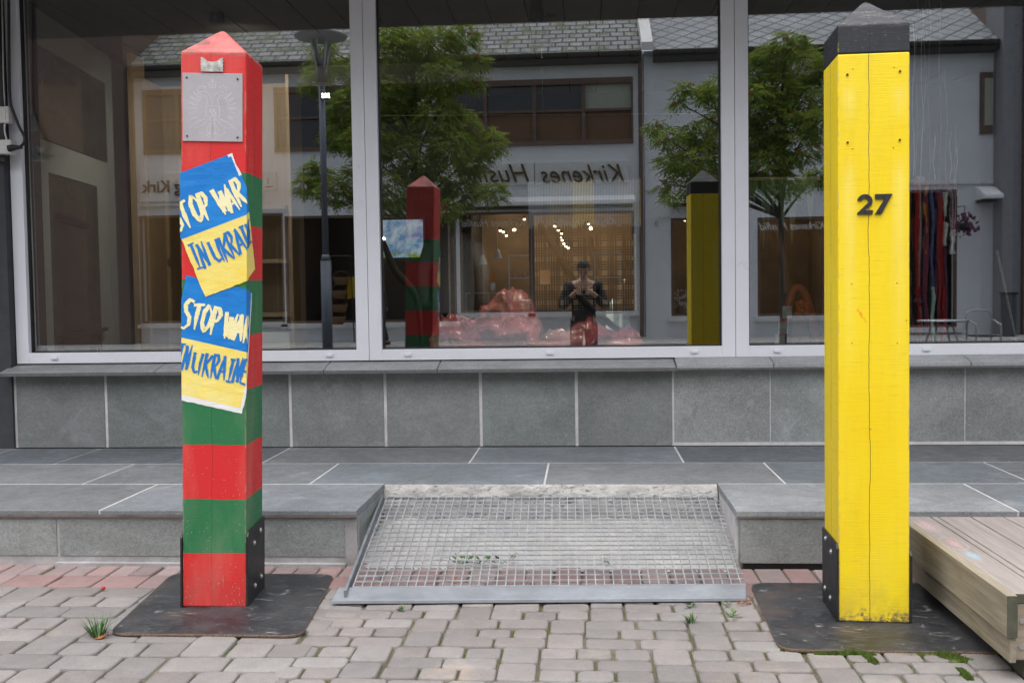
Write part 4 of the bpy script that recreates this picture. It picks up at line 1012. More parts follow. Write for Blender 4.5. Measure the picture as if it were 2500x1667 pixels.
# orange A-shaped sled with pale labels and a pole
MAT['orange'] = simple('orange_paint', (.30,.065,.02), .5, .25, 8, .1)
t = thing('orange_sled', 'orange arched sled standing on end with printed cards on its rail', 'sled', P(1945,846,7.3))
m = MB(); y = 7.3
L_ = smooth([P(x, q, y) for x, q in ((1898,848),(1912,800),(1925,745),(1936,712),(1948,702),(1962,712),(1975,745),(1985,790),(1994,848))], 5)
m.tube(L_, .03, 8); m.build('runner', MAT['orange'], t, True)
m = MB(); q4 = [P(x, q, y+.01) for x, q in ((1930,848),(1946,735),(1955,735),(1982,848))]; m.prism(q4, (0,.02,0)); m.build('seat_board', MAT['brownpanel'], t)
MAT['card'] = simple('printed_card', (.34,.34,.33), .7, .35, 30, .05)
for i, (x, q) in enumerate(((1922,762),(1912,800),(1904,832))):
    a = P(x, q, y-.03); m = MB(); m.box(a.x-.035, a.x+.035, y-.034, y-.03, a.z-.045, a.z+.045); m.build('label_card', MAT['card'], t)
m = MB(); a = P(1958,752,y-.05); 
for i in range(40): m.ball((a.x+rnd(-.04,.04), y-.04+rnd(-.03,.03), a.z+rnd(-.045,.045)), rnd(.008,.02), 6, 4)
m.build('pompom', simple('orange_yarn', (.55,.12,.02), .9, .3, 30), t)
m = MB(); m.tube([P(1925,715,7.5), P(1915,640,7.5), P(1898,560,7.5)], [.03,.026,.02], 10); o = m.build('wooden_pole', MAT['brownpanel'], None, True); tag(place(o, P(1925,715,7.5)), 'brown wooden pole leaning above the orange sled', 'pole')
# yarn hangs
yt = thing('yarn_hanging', 'long strands of red, orange, blue and white yarn hanging in the right window', 'textile', P(2270,0,6.74))
YC = {'red': (.25,.012,.012), 'darkred': (.16,.03,.04), 'orange': (.38,.15,.03), 'blue': (.06,.08,.19), 'grey': (.22,.19,.18), 'mint': (.28,.42,.36), 'white': (.55,.55,.56), 'brown': (.09,.05,.035), 'pink': (.28,.17,.17), 'black': (.012,.012,.012), 'plum': (.09,.03,.06)}
for nm, c_ in YC.items(): MAT['y_'+nm] = simple('yarn_'+nm, tuple(min(.8, q*2.0) for q in c_), .95, .3, 50)
seq = [(2229,'black',440,850),(2246,'plum',470,850),(2259,'darkred',440,850),(2289,'black',470,850),(2305,'plum',500,850),(2225,'brown',455,850),(2232,'darkred',440,850),(2240,'red',440,720),(2243,'red',700,850),(2248,'grey',430,850),(2255,'plum',460,850),(2262,'orange',455,620),(2266,'grey',560,850),(2271,'black',450,850),(2277,'blue',465,700),(2280,'mint',690,850),(2286,'plum',450,640),(2292,'darkred',470,850),(2298,'red',480,720),(2301,'red',700,850),(2308,'white',470,600),(2313,'black',480,600),(2318,'grey',460,560),(2324,'plum',440,560),(2326,'white',540,620),(2331,'pink',300,560),(2238,'pink',0,440),(2251,'white',20,430),(2268,'pink',0,450),(2281,'white',330,470),(2295,'pink',0,470),(2310,'pink',170,480),(2321,'white',320,470),(2335,'white',330,480),(2258,'grey',0,330),(2230,'white',60,430)]
for x, nm, ya, yb in seq:
    thick = ya > 400
    for k in range(4 if thick else 1):
        m = MB(); pts = []; xx = x+rnd(-4,4) if thick else x; d = 6.74+rnd(-.05,.05); n = 14
        for i in range(n+1): pts.append(P(xx+2.5*math.sin(i*.7+x+k)+rnd(-1,1), ya+(yb-ya)*i/n, d))
        m.tube(pts, [(.012 if thick else .0028)*rnd(.7,1.25) for _ in pts], 6); m.build('strand', MAT['y_'+nm], yt, True)
m = MB()
for x, q, n in ((2243,455,22),(2286,458,30),(2240,728,14),(2300,470,20)):
    for i in range(n): a = P(x+rnd(-14,14), q+rnd(-16,16), 6.74); m.ball((a.x, 6.74+rnd(-.04,.04), a.z), rnd(.008,.022), 6, 4)
m.build('tuft', MAT['y_plum'], yt)
m = MB(); m.tube([P(2434,612,7.2), P(2484,845,7.2)], .009, 8); o = m.build('white_rod', MAT['y_grey']); tag(place(o, P(2484,845,7.2)), 'thin pale rod leaning at the right edge of the right window', 'rod')
k = MB(); a, c = P(2424,-20,7.6), P(2470,860,7.6); k.box(a.x, c.x, 7.6, 7.8, .62, 3.48); o = k.build('grey_column', simple('grey_column', (.10,.10,.11), .7)); tag(place(o, (a.x,7.6,.62)), 'grey square column behind the leaning rod inside the shop', 'column')

# ================================================================== ACROSS THE STREET (seen mirrored in the glass)
SY = -10.88
def mz(py, px=1250): return M(px, py, SY).z
def mx(px, py=600): return M(px, py, SY).x
b = MB(); b.quad((-60,-60,-.022),(60,-60,-.022),(60,-7.6,-.022),(-60,-7.6,-.022)); b.box(-40,40,SY,-8.2,-.02,.2); tag(b.build('far_pavement', MAT['concrete']), kind='structure')
XL, XM, XR = mx(338), mx(1574), mx(2424)
def facade(x0, x1, holes, z0, z1, y, th):
    """one wall with rectangular openings, made of butted blocks"""
    m = MB(); xs = sorted({x0, x1, *[h[0] for h in holes], *[h[1] for h in holes]})
    for a, c in zip(xs[:-1], xs[1:]):
        mid = (a+c)/2; hs_ = sorted([h for h in holes if h[0] < mid < h[1]], key=lambda h: h[2]); z = z0
        for h in hs_:
            if h[2] > z: m.box(a, c, y-th, y, z, h[2])
            z = h[3]
        if z < z1: m.box(a, c, y-th, y, z, z1)
    return m
def H(px0, py0, px1, py1):
    a, c = M(px0, py0, SY), M(px1, py1, SY); return (min(a.x,c.x), max(a.x,c.x), min(a.z,c.z), max(a.z,c.z))
def upper_window(par, h, cols, blind=(), lower=True):
    x0, x1, z0, z1 = h; fr = MB(); w2 = .09
    fr.box(x0,x1,SY-.12,SY+.04,z1-.14,z1); fr.box(x0,x1,SY-.12,SY+.06,z0,z0+.1)
    n = cols; cw = (x1-x0)/n; zm = z0+(z1-z0)*.52
    for i in range(n+1):
        x = x0+cw*i; fr.box(max(x0,x-w2/2), min(x1,x+w2/2), SY-.12, SY+.035, z0+.1, z1-.14)
    for i in range(n): fr.box(x0+cw*i+w2/2, x0+cw*(i+1)-w2/2, SY-.11, SY+.02, zm-.03, zm+.03)
    f = fr.build('window', MAT['brownframe'], par)
    for i in range(n):
        a, c = x0+cw*i+w2/2 if i else x0+w2/2, x0+cw*(i+1)-w2/2
        m = MB(); m.box(a, c, SY-.10, SY-.07, zm+.03, z1-.14); m.build('pane', MAT['blind'] if i in blind else MAT['darkpane'], f)
        m = MB(); m.box(a, c, SY-.10, SY-.06, z0+.1, zm-.03); m.build('lower_panel', MAT['brownpanel'] if lower else MAT['darkpane'], f)
    return f
def text_on(par, body, px0, px1, py_base, size, mat, shear=0, ex=.02, off=0, name='lettering', y=SY):
    """reads correctly from the street; px0 is where it starts in the mirror image (right), px1 where it ends"""
    o = textmesh(body, size, name, mat, par, ex, shear, 'LEFT', off)
    w0 = max(v.co.x for v in o.data.vertices); a, c = M(px0, py_base, y), M(px1, py_base, y)
    o.data.transform(Matrix.Diagonal((abs(a.x-c.x)/w0,1,1,1)))
    o.rotation_euler = (PI/2, 0, PI); o.location = Vector((a.x, y+.0, a.z))-par.location
    return o
def roof(par, x0, x1, mat, y0=SY+.25, z0=7.12, rows=None):
    v = MB(); v.prism([(x0,y0,z0),(x0,y0-4.5,z0+3.0),(x0,y0-4.5,z0+2.9),(x0,y0,z0-.08)], (x1-x0,0,0))
    return v.build('roof', mat, par)
def mk_tiles():
    t = NT('mossy_roof_slate'); x, y, z = t.sep()
    br = t.n.new('ShaderNodeTexBrick'); br.inputs['Scale'].default_value = 1; br.inputs['Brick Width'].default_value = .34; br.inputs['Row Height'].default_value = .17; br.inputs['Mortar Size'].default_value = .022; br.offset = .5
    cb_ = t.n.new('ShaderNodeCombineXYZ'); t.L(x, cb_.inputs[0]); t.L(z, cb_.inputs[1]); t.L(cb_.outputs[0], br.inputs['Vector'])
    br.inputs['Color1'].default_value = (.34,.35,.36,1); br.inputs['Color2'].default_value = (.24,.25,.26,1); br.inputs['Mortar'].default_value = (.03,.03,.03,1)
    mo = t.ramp(t.noise(2.2, 5, .7), .5, .62, 0, .85); col = t.mix(mo, br.outputs[0], (.09,.11,.035))
    t.bump(br.outputs['Fac'], .6, .02); return t.fin(col, .8)
def mk_diamond():
    t = NT('diamond_roof_slate'); x, y, z = t.sep()
    s1 = t.math('PINGPONG', t.math('ADD', t.math('MULTIPLY', x, 1.0), t.math('MULTIPLY', z, 1.9)), .26); s2 = t.math('PINGPONG', t.math('SUBTRACT', t.math('MULTIPLY', x, 1.0), t.math('MULTIPLY', z, 1.9)), .26)
    l = t.math('MINIMUM', s1, s2); n = t.noise(2, 4, .6)
    col = t.mix(t.ramp(l, .02, .045), (.04,.04,.045), t.mix(t.ramp(n, .35, .65), (.27,.29,.31), (.38,.40,.42)))
    t.bump(l, .4, .02); return t.fin(col, .75)
MAT['tiles'] = mk_tiles(); MAT['diamond'] = mk_diamond()
lb = thing('street_building', 'white two storey shop house across the street with brown strip windows, mirrored in the glass', 'building', ((XL+XM)/2, SY, .2))
rb = thing('street_building', 'white shop house with a diamond slate roof across the street, mirrored right of the downpipe', 'building', ((XM+XR)/2, SY, .2))
ZE = 7.15
hA = H(1545, 188, 1068, 362); hB = H(1010, 205, 672, 372); hB2 = H(600, 214, 352, 378)
sA = H(1296, 516, 1125, 764); sA2 = H(1548, 514, 1300, 762); sB = H(1112, 520, 700, 790); sB2 = H(690, 520, 345, 790)
holesL = [hA, hB, hB2, sA, sA2, sB, sB2]
facade(XL, XM-.01, holesL, .2, ZE, SY, .35).build('wall', MAT['streetwall'], lb)
rA = H(2020, 530, 1639, 772); rB = H(2200, 530, 2080, 772); rW = H(2560, 176, 2391, 328)
facade(XM+.01, XR, [H(1770, 530, 1639, 772), H(2013, 528, 1850, 772), H(2338, 462, 2190, 800)], .2, ZE, SY, .35).build('wall', MAT['streetwall'], rb)
upper_window(lb, hA, 4, (3,)); upper_window(lb, hB, 3, (), False); upper_window(lb, hB2, 3, (), False)
fw = MB(); x0, x1, z0, z1 = H(2423, 177, 2391, 328); fw.box(x0, x1, SY+.002, SY+.05, z0, z1); f = fw.build('window', MAT['brownframe'], rb)
fw = MB(); fw.box(x0+.1, x1, SY+.051, SY+.055, z0+.2, z1-.14); fw.build('pane', MAT['blind'], f)
roof(lb, XL, XM-.05, MAT['tiles']); roof(rb, XM+.22, XR, MAT['diamond'])
m = MB(); a = (XM-.05, SY+.27, 7.16); m.prism([(XM-.05,SY+.30,7.10),(XM-.05,SY-4.25,10.16),(XM-.05,SY-4.25,10.36),(XM-.05,SY+.30,7.30)], (.27,0,0)); m.build('verge', MAT['whitepaint'], rb)
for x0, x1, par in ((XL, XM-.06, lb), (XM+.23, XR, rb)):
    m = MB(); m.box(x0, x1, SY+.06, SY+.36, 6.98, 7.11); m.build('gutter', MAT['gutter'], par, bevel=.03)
    m = MB(); m.box(x0, x1, SY+.01, SY+.30, 6.86, 6.979); m.build('eaves_shade_board', MAT['gutter'], par)  # black colour paints the soffit shadow below the gutter
m = MB(); xd = mx(1566); m.tube([(xd,SY+.25,6.95),(xd,SY+.08,6.6),(xd,SY+.08,.5),(xd-.02,SY+.2,.25)], .05, 10); m.build('downpipe', MAT['brownframe'], lb, True)
# shop interiors behind the street windows
def room(par, h, warm, depth=2.6):
    x0, x1, z0, z1 = h; m = MB(); e = .02
    m.box(x0-.3, x1+.3, SY-.36-depth-.05, SY-.36-depth, z0-.3, z1+.3)
    m.box(x0-.34, x0-.3, SY-.36-depth, SY-.36, z0-.3, z1+.3); m.box(x1+.3, x1+.34, SY-.36-depth, SY-.36, z0-.3, z1+.3)
    m.box(x0-.3, x1+.3, SY-.36-depth, SY-.36, z1+.25, z1+.3); m.box(x0-.3, x1+.3, SY-.36-depth, SY-.36, z0-.3, z0-.25)
    return m.build('shop_room', MAT['warmwall'] if warm else MAT['inwall'], par)
room(lb, (sA[0], sA2[1], sA[2], sA[3]), True); room(lb, sB, False); room(lb, sB2, False); room(rb, H(2338, 462, 2190, 800), False)
room(rb, H(1770, 530, 1639, 772), True); room(rb, H(2013, 528, 1850, 772), True)
def shopframe(par, h, cols=1, mt='brownframe'):
    x0, x1, z0, z1 = h; f = MB(); w2 = .06
    f.box(x0,x1,SY-.1,SY-.02,z1-w2,z1); f.box(x0,x1,SY-.1,SY-.02,z0,z0+w2); f.box(x0,x0+w2,SY-.1,SY-.02,z0+w2,z1-w2); f.box(x1-w2,x1,SY-.1,SY-.02,z0+w2,z1-w2)
    o = f.build('shop_window', MAT[mt], par)
    s_ = MB(); s_.box(x0-.1,x1+.1,SY+.002,SY+.14,z0-.12,z0-.02); s_.build('sill', MAT['whitepaint'], o); return o
for par, h in ((lb,sA),(lb,sA2),(lb,sB),(lb,sB2),(rb,H(1770,530,1639,772)),(rb,H(2013,528,1850,772)),(rb,H(2338,462,2190,800))): shopframe(par, h)
# lamps that glow inside the shop
def glow(px, py, dep, r_, par, e=9):
    q = M(px, py, SY-dep); o = thing('ceiling_spot', 'small glowing spotlight in the lit shop across the street', 'spotlight', q, (0,0,0), 'glowing spotlights in the shop across the street')
    m = MB(); m.ball(q, r_, 8, 6); m.build('bulb', MAT['bulb'], o, True)
    m = MB(); m.lathe([(r_*1.1,.01),(r_*.9,.08),(.0,.09)], q, 10); m.build('shade', MAT['black'], o, True)
for px, py in ((1221,563),(1229,566),(1236,575),(1280,535),(1125,585),(1437,547),(1355,552),(1363,562),(1371,571),(1371,580),(1372,586),(1377,595),(1382,601),(1387,605),(1672,537),(1677,535),(1905,537)): glow(px, py, 1.1, .032, lb)
def plamp(x, y, z, e, col=(1,.72,.42)):
    l = bpy.data.lights.new('shop_lamp', 'POINT'); l.energy = e; l.color = col; l.shadow_soft_size = .03
    o = bpy.data.objects.new('shop_lamp', l); COL.objects.link(o); o.location = (x, y, z)
xc = (sA[0]+sA2[1])/2
plamp(xc-.9, SY-1.5, sA[3]-.35, 22); plamp(xc+1.1, SY-1.5, sA[3]-.35, 22)
for h in (H(1770,530,1639,772), H(2013,528,1850,772)): plamp((h[0]+h[1])/2, SY-1.3, h[3]-.4, 7)
plamp((sB[0]+sB[1])/2, SY-1.7, sB[3]-.5, 10)
for px, py, lab in ((1178,636,'white cone pendant lamp, the lower left of two, in the lit shop across the street'), (1215,622,'white cone pendant lamp, the higher of two, in the lit shop across the street')):
    q = M(px, py, SY-.9); o = thing('pendant_lamp', lab, 'pendant lamp', q, (0,0,0), 'white pendant lamps')
    m = MB(); m.lathe([(.125,-.1),(.06,.06),(.025,.14),(.0,.15)], q, 18); m.build('lamp_shade', MAT['whitepaint'], o, True)
    m = MB(); m.tube([q+Vector((0,0,.14)), (q.x,q.y,sA[3]+.2)], .006, 6); m.build('flex', MAT['whitepaint'], o)
def rack(px0, py0, px1, py1, rows, cols, lab, dep=1.0):
    a, c = M(px0,py0,SY-dep), M(px1,py1,SY-dep); x0, x1 = sorted((a.x,c.x)); z0, z1 = sorted((a.z,c.z))
    t = thing('display_rack', lab, 'shelf', ((x0+x1)/2, SY-dep, z0)); m = MB(); w2 = .028
    for i in range(cols+1): x = x0+(x1-x0-w2)*i/cols; m.box(x,x+w2,SY-dep-.25,SY-dep,z0,z1)
    m.build('upright', MAT['whitepaint'], t); m = MB()
    for j in range(rows+1): z = z0+(z1-z0-w2)*j/rows; m.box(x0+w2,x1-w2,SY-dep-.249,SY-dep-.001,z,z+w2)
    m.build('shelf', MAT['whitepaint'], t); m = MB()
    for j in range(rows):
        for i in range(cols*2):
            if random.random() < .75:
                x = x0+w2+(x1-x0-.1)*(i+.5)/(cols*2); z = z0+(z1-z0-w2)*j/rows+w2; h = rnd(.06,.16); m.lathe([(.0,.002),(.04,.002),(.05,h*.5),(.03,h),(.0,h)], (x,SY-dep-.12,z), 10)
    m.build('crockery', MAT['y_pink'], t, True)
rack(1296, 622, 1242, 735, 2, 1, 'white open shelf rack with cups in the lit shop across the street')
rack(1248, 713, 1136, 772, 1, 2, 'low white shelf unit beneath the pendant lamps across the street'); rack(1515, 614, 1452, 740, 2, 1, 'white shelf rack behind the plaid cloth in the shop across the street')
q = M(1202, 710, SY-.85); t = thing('flower_pot', 'white pot of yellow flowers in the lit shop across the street', 'plant', q)
m = MB(); m.lathe([(.0,.0),(.06,.0),(.08,.2),(.0,.19)], q, 14); m.build('pot', MAT['whitepaint'], t, True)
m = MB()
for i in range(30): m.ball((q.x+rnd(-.13,.13), q.y+rnd(-.1,.1), q.z+rnd(.24,.42)), .022, 5, 4)
m.build('blossom', MAT['y_orange'], t)
for px, py in ((1690,750),(1660,740)):
    q = M(px, py+12, SY-.6); t = thing('flower_bunch', 'dried white flowers standing in the narrow window across the street' if px > 1680 else 'smaller dried white flowers beside the taller bunch across the street', 'flowers', q)
    m = MB()
    for i in range(60): m.ball((q.x+rnd(-.2,.2), q.y+rnd(-.12,.12), q.z+rnd(.0,.45)), .02, 5, 4)
    m.build('flower_head', MAT['whitepaint'], t); m = MB(); m.lathe([(.0,-.2),(.08,-.2),(.06,.02),(.0,.02)], q, 12); m.build('vase', MAT['y_brown'], t, True)
# fascia sign and writing
x0, x1, z0, z1 = H(1534, 393, 1096, 456)
m = MB(); m.box(x0, x1, SY+.003, SY+.10, z0, z1); m.build('sign_panel', MAT['whitepaint'], lb, bevel=.01)
m = MB(); xx = mx(1308); m.box(xx-.012, xx+.012, SY+.1005, SY+.108, z0, z1); m.build('panel_joint', MAT['sill'], lb)
text_on(lb, 'Kirkenes', 1528, 1320, 443, .62, MAT['brass'], .35, .02, 0, 'lettering', SY+.13)
text_on(lb, 'Husflid', 1297, 1112, 443, .62, MAT['brass'], .35, .02, 0, 'lettering', SY+.13)
for a, c, py in ((1506,1349,549),(1284,1124,551)): text_on(lb, 'Kirkenes Husflid', a, c, py, .26, MAT['letterwhite'], .4, .002, 0, 'window_lettering', SY-.015)
text_on(rb, 'Kirkenes Husflid', 2016, 1852, 559, .26, MAT['letterwhite'], .4, .002, 0, 'window_lettering', SY-.015)
x0, x1, z0, z1 = H(640, 418, 345, 494); m = MB(); m.box(x0, x1, SY+.003, SY+.08, z0, z1); m.build('sign_panel', MAT['whitepaint'], lb, bevel=.008)
text_on(lb, 'ng Kirk', 462, 346, 468, .42, MAT['black'], 0, .01, .006, 'lettering', SY+.095)
m = MB(); x0, x1, z0, z1 = H(640, 496, 345, 505); m.box(x0, x1, SY+.003, SY+.12, z0, z1); m.build('sign_rail', MAT['whitepaint'], lb)
q = M(1604, 556, SY); m = MB(); m.box(q.x-.07, q.x+.07, SY+.002, SY+.02, q.z-.02, q.z+.16); m.build('house_number', MAT['whitepaint'], rb)
text_on(rb, '13', 1608, 1600, 553, .17, MAT['black'], 0, .003, 0, 'house_number', SY+.026)
t = thing('projecting_sign', 'small white box sign projecting from the house across the street', 'sign', M(668,445,SY+.3))
x0, x1, z0, z1 = H(684, 423, 655, 469); m = MB(); m.box(x0, x1, SY+.25, SY+.40, z0, z1); m.build('sign_box', MAT['whitepaint'], t, bevel=.01)
m = MB(); m.box(x0+.12, x0+.14, SY+.4002, SY+.406, z0+.16, z0+.30); m.box(x0+.07, x1-.07, SY+.4002, SY+.406, z0+.07, z0+.10); m.build('sign_mark', MAT['sill_edge'], t)
m = MB(); m.box(x0+.1, x0+.14, SY+.001, SY+.25, z0+.3, z0+.33); m.build('arm', MAT['galv'], t)
MAT['awning'] = simple('white_awning', (.86,.87,.9), .6, .04, 4, .03)
# awning cassettes, string courses
def awning(px0, px1, py0, py1, lab):
    x0, x1, z0, z1 = H(px0, py0, px1, py1); t = thing('awning', lab, 'awning', ((x0+x1)/2, SY+.2, z0)); m = MB()
    m.prism([(x0,SY+.01,z1+.06),(x0,SY+.14,z1+.05),(x0,SY+.62,z0+.09),(x0,SY+.62,z0),(x0,SY+.01,z0)], (x1-x0,0,0)); m.build('cover', MAT['awning'], t, bevel=.015)
    m = MB(); m.box(x0+.05, x1-.05, SY+.02, SY+.40, z0-.06, z0-.002); m.build('front_rail', MAT['gutter'], t)
awning(1548, 1090, 482, 510, 'long white retracted awning over the lit shop windows across the street'); awning(1764, 1630, 478, 500, 'short white retracted awning right of the downpipe across the street'); awning(2424, 2378, 462, 490, 'white retracted awning at the right end of the house across the street')
m = MB(); z = mz(462,1650); m.box(XM+.02, XR, SY+.002, SY+.06, z-.03, z+.03); m.build('string_course', MAT['whitepaint'], rb)
m = MB(); z = mz(530,1620); m.box(XM+.3, mx(1640)-.02, SY+.002, SY+.05, z-.02, z+.02); m.build('string_course', MAT['whitepaint'], rb)
# dark block added at the end of the row so the glass mirrors no sky
t = thing('street_building', 'dark building block added at the right edge of the row to keep bright sky out of the mirror', 'building', (XR+3, SY, .2))
m = MB(); m.box(XR+.45, XR+9, SY-3, SY+.6, .0, 9); m.build('wall', MAT['brownframe'], t); m = MB(); m.box(XR+.01, XR+.44, SY-.5, SY+.5, .0, 9); m.build('corner_pillar', simple('grey_pillar', (.25,.25,.27), .8), t)
t = thing('street_building', 'dark building block added at the left edge of the row to keep the mirror dark', 'building', (XL-4, SY, .2))  # added block, its dark reflection lets the shop door show through
m = MB(); m.box(XL-12, XL-.02, SY-4, SY+.5, .0, 9); m.build('wall', MAT['brownframe'], t); m = MB(); m.prism([(XL-12,SY+.9,8.9),(XL-12,SY-1.8,11),(XL-12,SY-4.4,8.9)], (12.0,0,0)); m.build('roof', MAT['gutter'], t)
# street lamp
lq = M(795, 630, -2.88); LX = lq.x
t = thing('street_lamp', 'grey street lamp with a wide disc shade, mirrored in the left window', 'street lamp', (LX,-2.88,0))
m = MB(); zc = M(795,630,-2.88).z; m.tube([(LX,-2.88,-.02),(LX,-2.88,zc-.05)], .088, 16); m.tube([(LX,-2.88,zc-.05),(LX,-2.88,zc+.06)], [.088,.055], 16); m.build('pole_base', MAT['lampsteel'], t, True)
zt = M(795,200,-2.88).z; m = MB(); m.tube([(LX,-2.88,zc+.06),(LX,-2.88,zt)], .052, 14); m.build('pole', MAT['lampsteel'], t, True)
zb = M(795,166,-2.88).z; m = MB(); m.lathe([(.09,0),(.095,.02),(.095,zb-zt),(.0,zb-zt)], (LX,-2.88,zt), 18); m.build('collar', MAT['black'], t, True)
zcap = M(795,100,-2.88).z; m = MB()
for i in range(4):
    a = PI/4+i*PI/2; m.tube([(LX+.09*math.cos(a),-2.88+.09*math.sin(a),zb),(LX+.12*math.cos(a),-2.88+.12*math.sin(a),zb+.12),(LX+.19*math.cos(a),-2.88+.19*math.sin(a),zcap)], .018, 6)
m.build('stay', MAT['lampglass'], t, True)
m = MB(); m.lathe([(.0,.0),(.07,.0),(.11,.3),(.15,zcap-zb)], (LX,-2.88,zb), 18); m.build('lens', MAT['glass'], t, True)
m = MB(); m.lathe([(.0,0),(.2,.0),(.42,.05),(.44,.08),(.3,.15),(.0,.19)], (LX,-2.88,zcap), 28); m.build('lamp_shade', MAT['lampcap'], t, True)
m = MB(); q = M(798,236,-2.88)
for i in range(3):
    for j in range(2): m.ball((q.x-.05+.05*i, -2.80, q.z-.022+.044*j), .02, 6, 5)
m.build('led_light', MAT['ledbulb'], t, True)
m = MB(); m.box(q.x-.085, q.x+.085, -2.83, -2.802, q.z-.06, q.z+.06); m.build('led_housing', MAT['black'], t)
# rowan trees
def tree(px0, py0, px1, py1, Y, seed, lab, blobs, trunk_px):
    random.seed(seed); a, c = M(px0,py0,Y), M(px1,py1,Y); tx = M(trunk_px, 500, Y).x
    t = thing('rowan_tree', lab, 'tree', (tx, Y, 0), (0,0,0), 'rowan trees along the street')
    cen = []
    for bx_, by_, br in blobs:
        q = M(bx_, by_, Y+rnd(-.7,.7)); cen.append((q, br*(DG*2-Y)/F))
    m = MB(); zt = max(q.z for q, r_ in cen); zl = min(q.z for q, r_ in cen)
    trunk = [Vector((tx,Y,-.03)), Vector((tx+.03,Y,1.0)), Vector((tx-.02,Y+.03,zl-.1)), Vector((tx+.05,Y,(zl+zt)/2)), Vector((tx,Y,zt))]
    m.tube(smooth(trunk,4), [(.11 if seed == 21 else .075)*(1-.8*i/16) for i in range(17)], 10)
    for q, r_ in cen:
        s0 = Vector((tx, Y, max(2.6, q.z-.8-abs(q.x-tx)*.25))); mid = s0*.5+q*.5+Vector((rnd(-.1,.1),rnd(-.1,.1),.12))
        m.tube(smooth([s0,mid,q],4), [.028-.021*i/8 for i in range(9)], 6)
        for k in range(5):
            e = q+Vector((rnd(-1,1),rnd(-1,1),rnd(-.7,.9))).normalized()*r_*.85; m.tube([q,(q+e)/2+Vector((0,0,.05)),e], [.010,.007,.004], 5)
    m.build('trunk', MAT['bark'], t, True)
    lf = MB(); be = MB()
    for q, r_ in cen:
        n = int(760*(r_/.5)**2)
        for i in range(n):
            d = Vector((rnd(-1,1),rnd(-1,1),rnd(-1,1)))
            if d.length > 1 or d.length < .1: continue
            d = d.normalized()*(d.length**.55); o = q+Vector((d.x*r_,d.y*r_,d.z*r_*.85))
            ax = (Vector((d.x,d.y,d.z*.3-.25))+Vector((rnd(-.6,.6),rnd(-.6,.6),rnd(-.4,.3)))).normalized()
            sd2 = ax.cross(Vector((0,0,1)))
            sd2 = (sd2.normalized() if sd2.length > .05 else Vector((1,0,0)))
            up = sd2.cross(ax); sd2 = (sd2+up*rnd(-.5,.5)).normalized()
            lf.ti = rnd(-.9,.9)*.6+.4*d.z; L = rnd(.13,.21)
            for k in range(5):
                b0 = o+ax*L*k/4.5+Vector((0,0,-.03*(k/4.5)**2))
                for s_ in ((-1,1) if k < 4 else (0,)):
                    dr_ = (sd2*s_+ax*.55).normalized() if s_ else ax
                    nw = dr_.cross(up if up.length > .1 else Vector((0,0,1)))
                    nw = nw.normalized()*.0155 if nw.length > 1e-4 else Vector((.013,0,0)); l2 = .066+rnd(0,.02)
                    m2 = b0+dr_*l2*.5+up*.006; e2 = b0+dr_*l2-Vector((0,0,.012))
                    lf.add([b0, m2-nw, e2, m2+nw], [(0,1,2,3)])
        if random.random() < .85:
            for k in range(random.randint(1,2)):
                o = q+Vector((rnd(-1,1),.8,rnd(-.7,.4))).normalized()*r_*.95
                for i in range(14): be.ball(o+Vector((rnd(-.05,.05),rnd(-.05,.05),rnd(-.035,.035))), .011, 5, 4)
    lf.build('crown', MAT['leaf'], t); be.build('berry_cluster', MAT['berry'], t)
    random.seed(seed+50)
tree(720,60,1235,530,-5.88,21,'taller red berried rowan tree behind the lamp, mirrored at the middle mullion',
     [(1000,95,45),(950,140,60),(1060,110,50),(1130,90,34),(1010,190,60),(930,230,62),(1080,190,50),(1160,150,26),(1155,200,22),(870,170,45),(790,160,40),(770,200,30),(850,260,52),(960,300,64),(1070,280,55),(1130,300,38),(1190,350,42),(1150,390,44),(900,350,58),(1010,380,62),(1100,360,50),(830,330,40),(770,420,36),(745,450,28),(810,470,36),(870,440,44),(940,460,52),(1050,450,52),(1130,470,46),(1200,470,30),(1000,510,34),(1090,510,28),(880,490,26),(960,85,34),(790,120,26)], 1012)
tree(1585,85,2100,520,-4.38,33,'smaller rowan tree with spreading branches behind the yellow post, mirrored in the right window',
     [(1840,170,42),(1880,140,36),(1930,110,36),(1960,160,50),(1890,220,52),(1830,250,50),(1760,215,34),(1720,225,26),(1670,215,22),(1655,250,17),(1600,310,20),(1630,340,26),(1690,330,38),(1640,395,30),(1690,400,40),(1740,370,42),(1740,440,36),(1690,460,28),(1625,450,20),(1760,290,40),(1840,330,54),(1900,300,52),(1960,250,50),(1880,400,46),(1950,360,46),(1840,440,32),(1920,450,30),(1990,430,26),(1640,485,18),(1990,300,34),(2010,180,30)], 1908)
# outdoor bits along the far pavement
t = thing('basket_stack', 'stack of brown wicker baskets outside the shop across the street', 'baskets', M(832,800,SY+.6))
for px, py in ((833,686),(827,718),(829,752),(824,782)):
    q = M(px, py, SY+.6); m = MB(); m.lathe([(.0,-.1),(.14,-.1),(.2,.07),(.21,.09),(.19,.08),(.13,-.08),(.0,-.08)], q, 18); o = m.build('basket', MAT['wicker'], t, True)
    m = MB(); m.tube([q+Vector((.19*math.cos(a),0,.08+.16*math.sin(a))) for a in [PI*i/10 for i in range(11)]], .01, 6); m.build('handle', MAT['wicker'], o, True)
a, c = M(866,675,SY+.45), M(848,730,SY+.45); m = MB(); m.prism([(min(a.x,c.x),SY+.45,c.z),(max(a.x,c.x),SY+.45,c.z+.03),(max(a.x,c.x)+.03,SY+.5,a.z),(min(a.x,c.x)+.02,SY+.5,a.z-.02)], (0,.02,0)); o = m.build('yellow_bag', simple('yellow_cloth', (.55,.36,.01), .8)); tag(place(o, (a.x,SY+.45,c.z)), 'yellow cloth bag beside the wicker baskets across the street', 'bag')
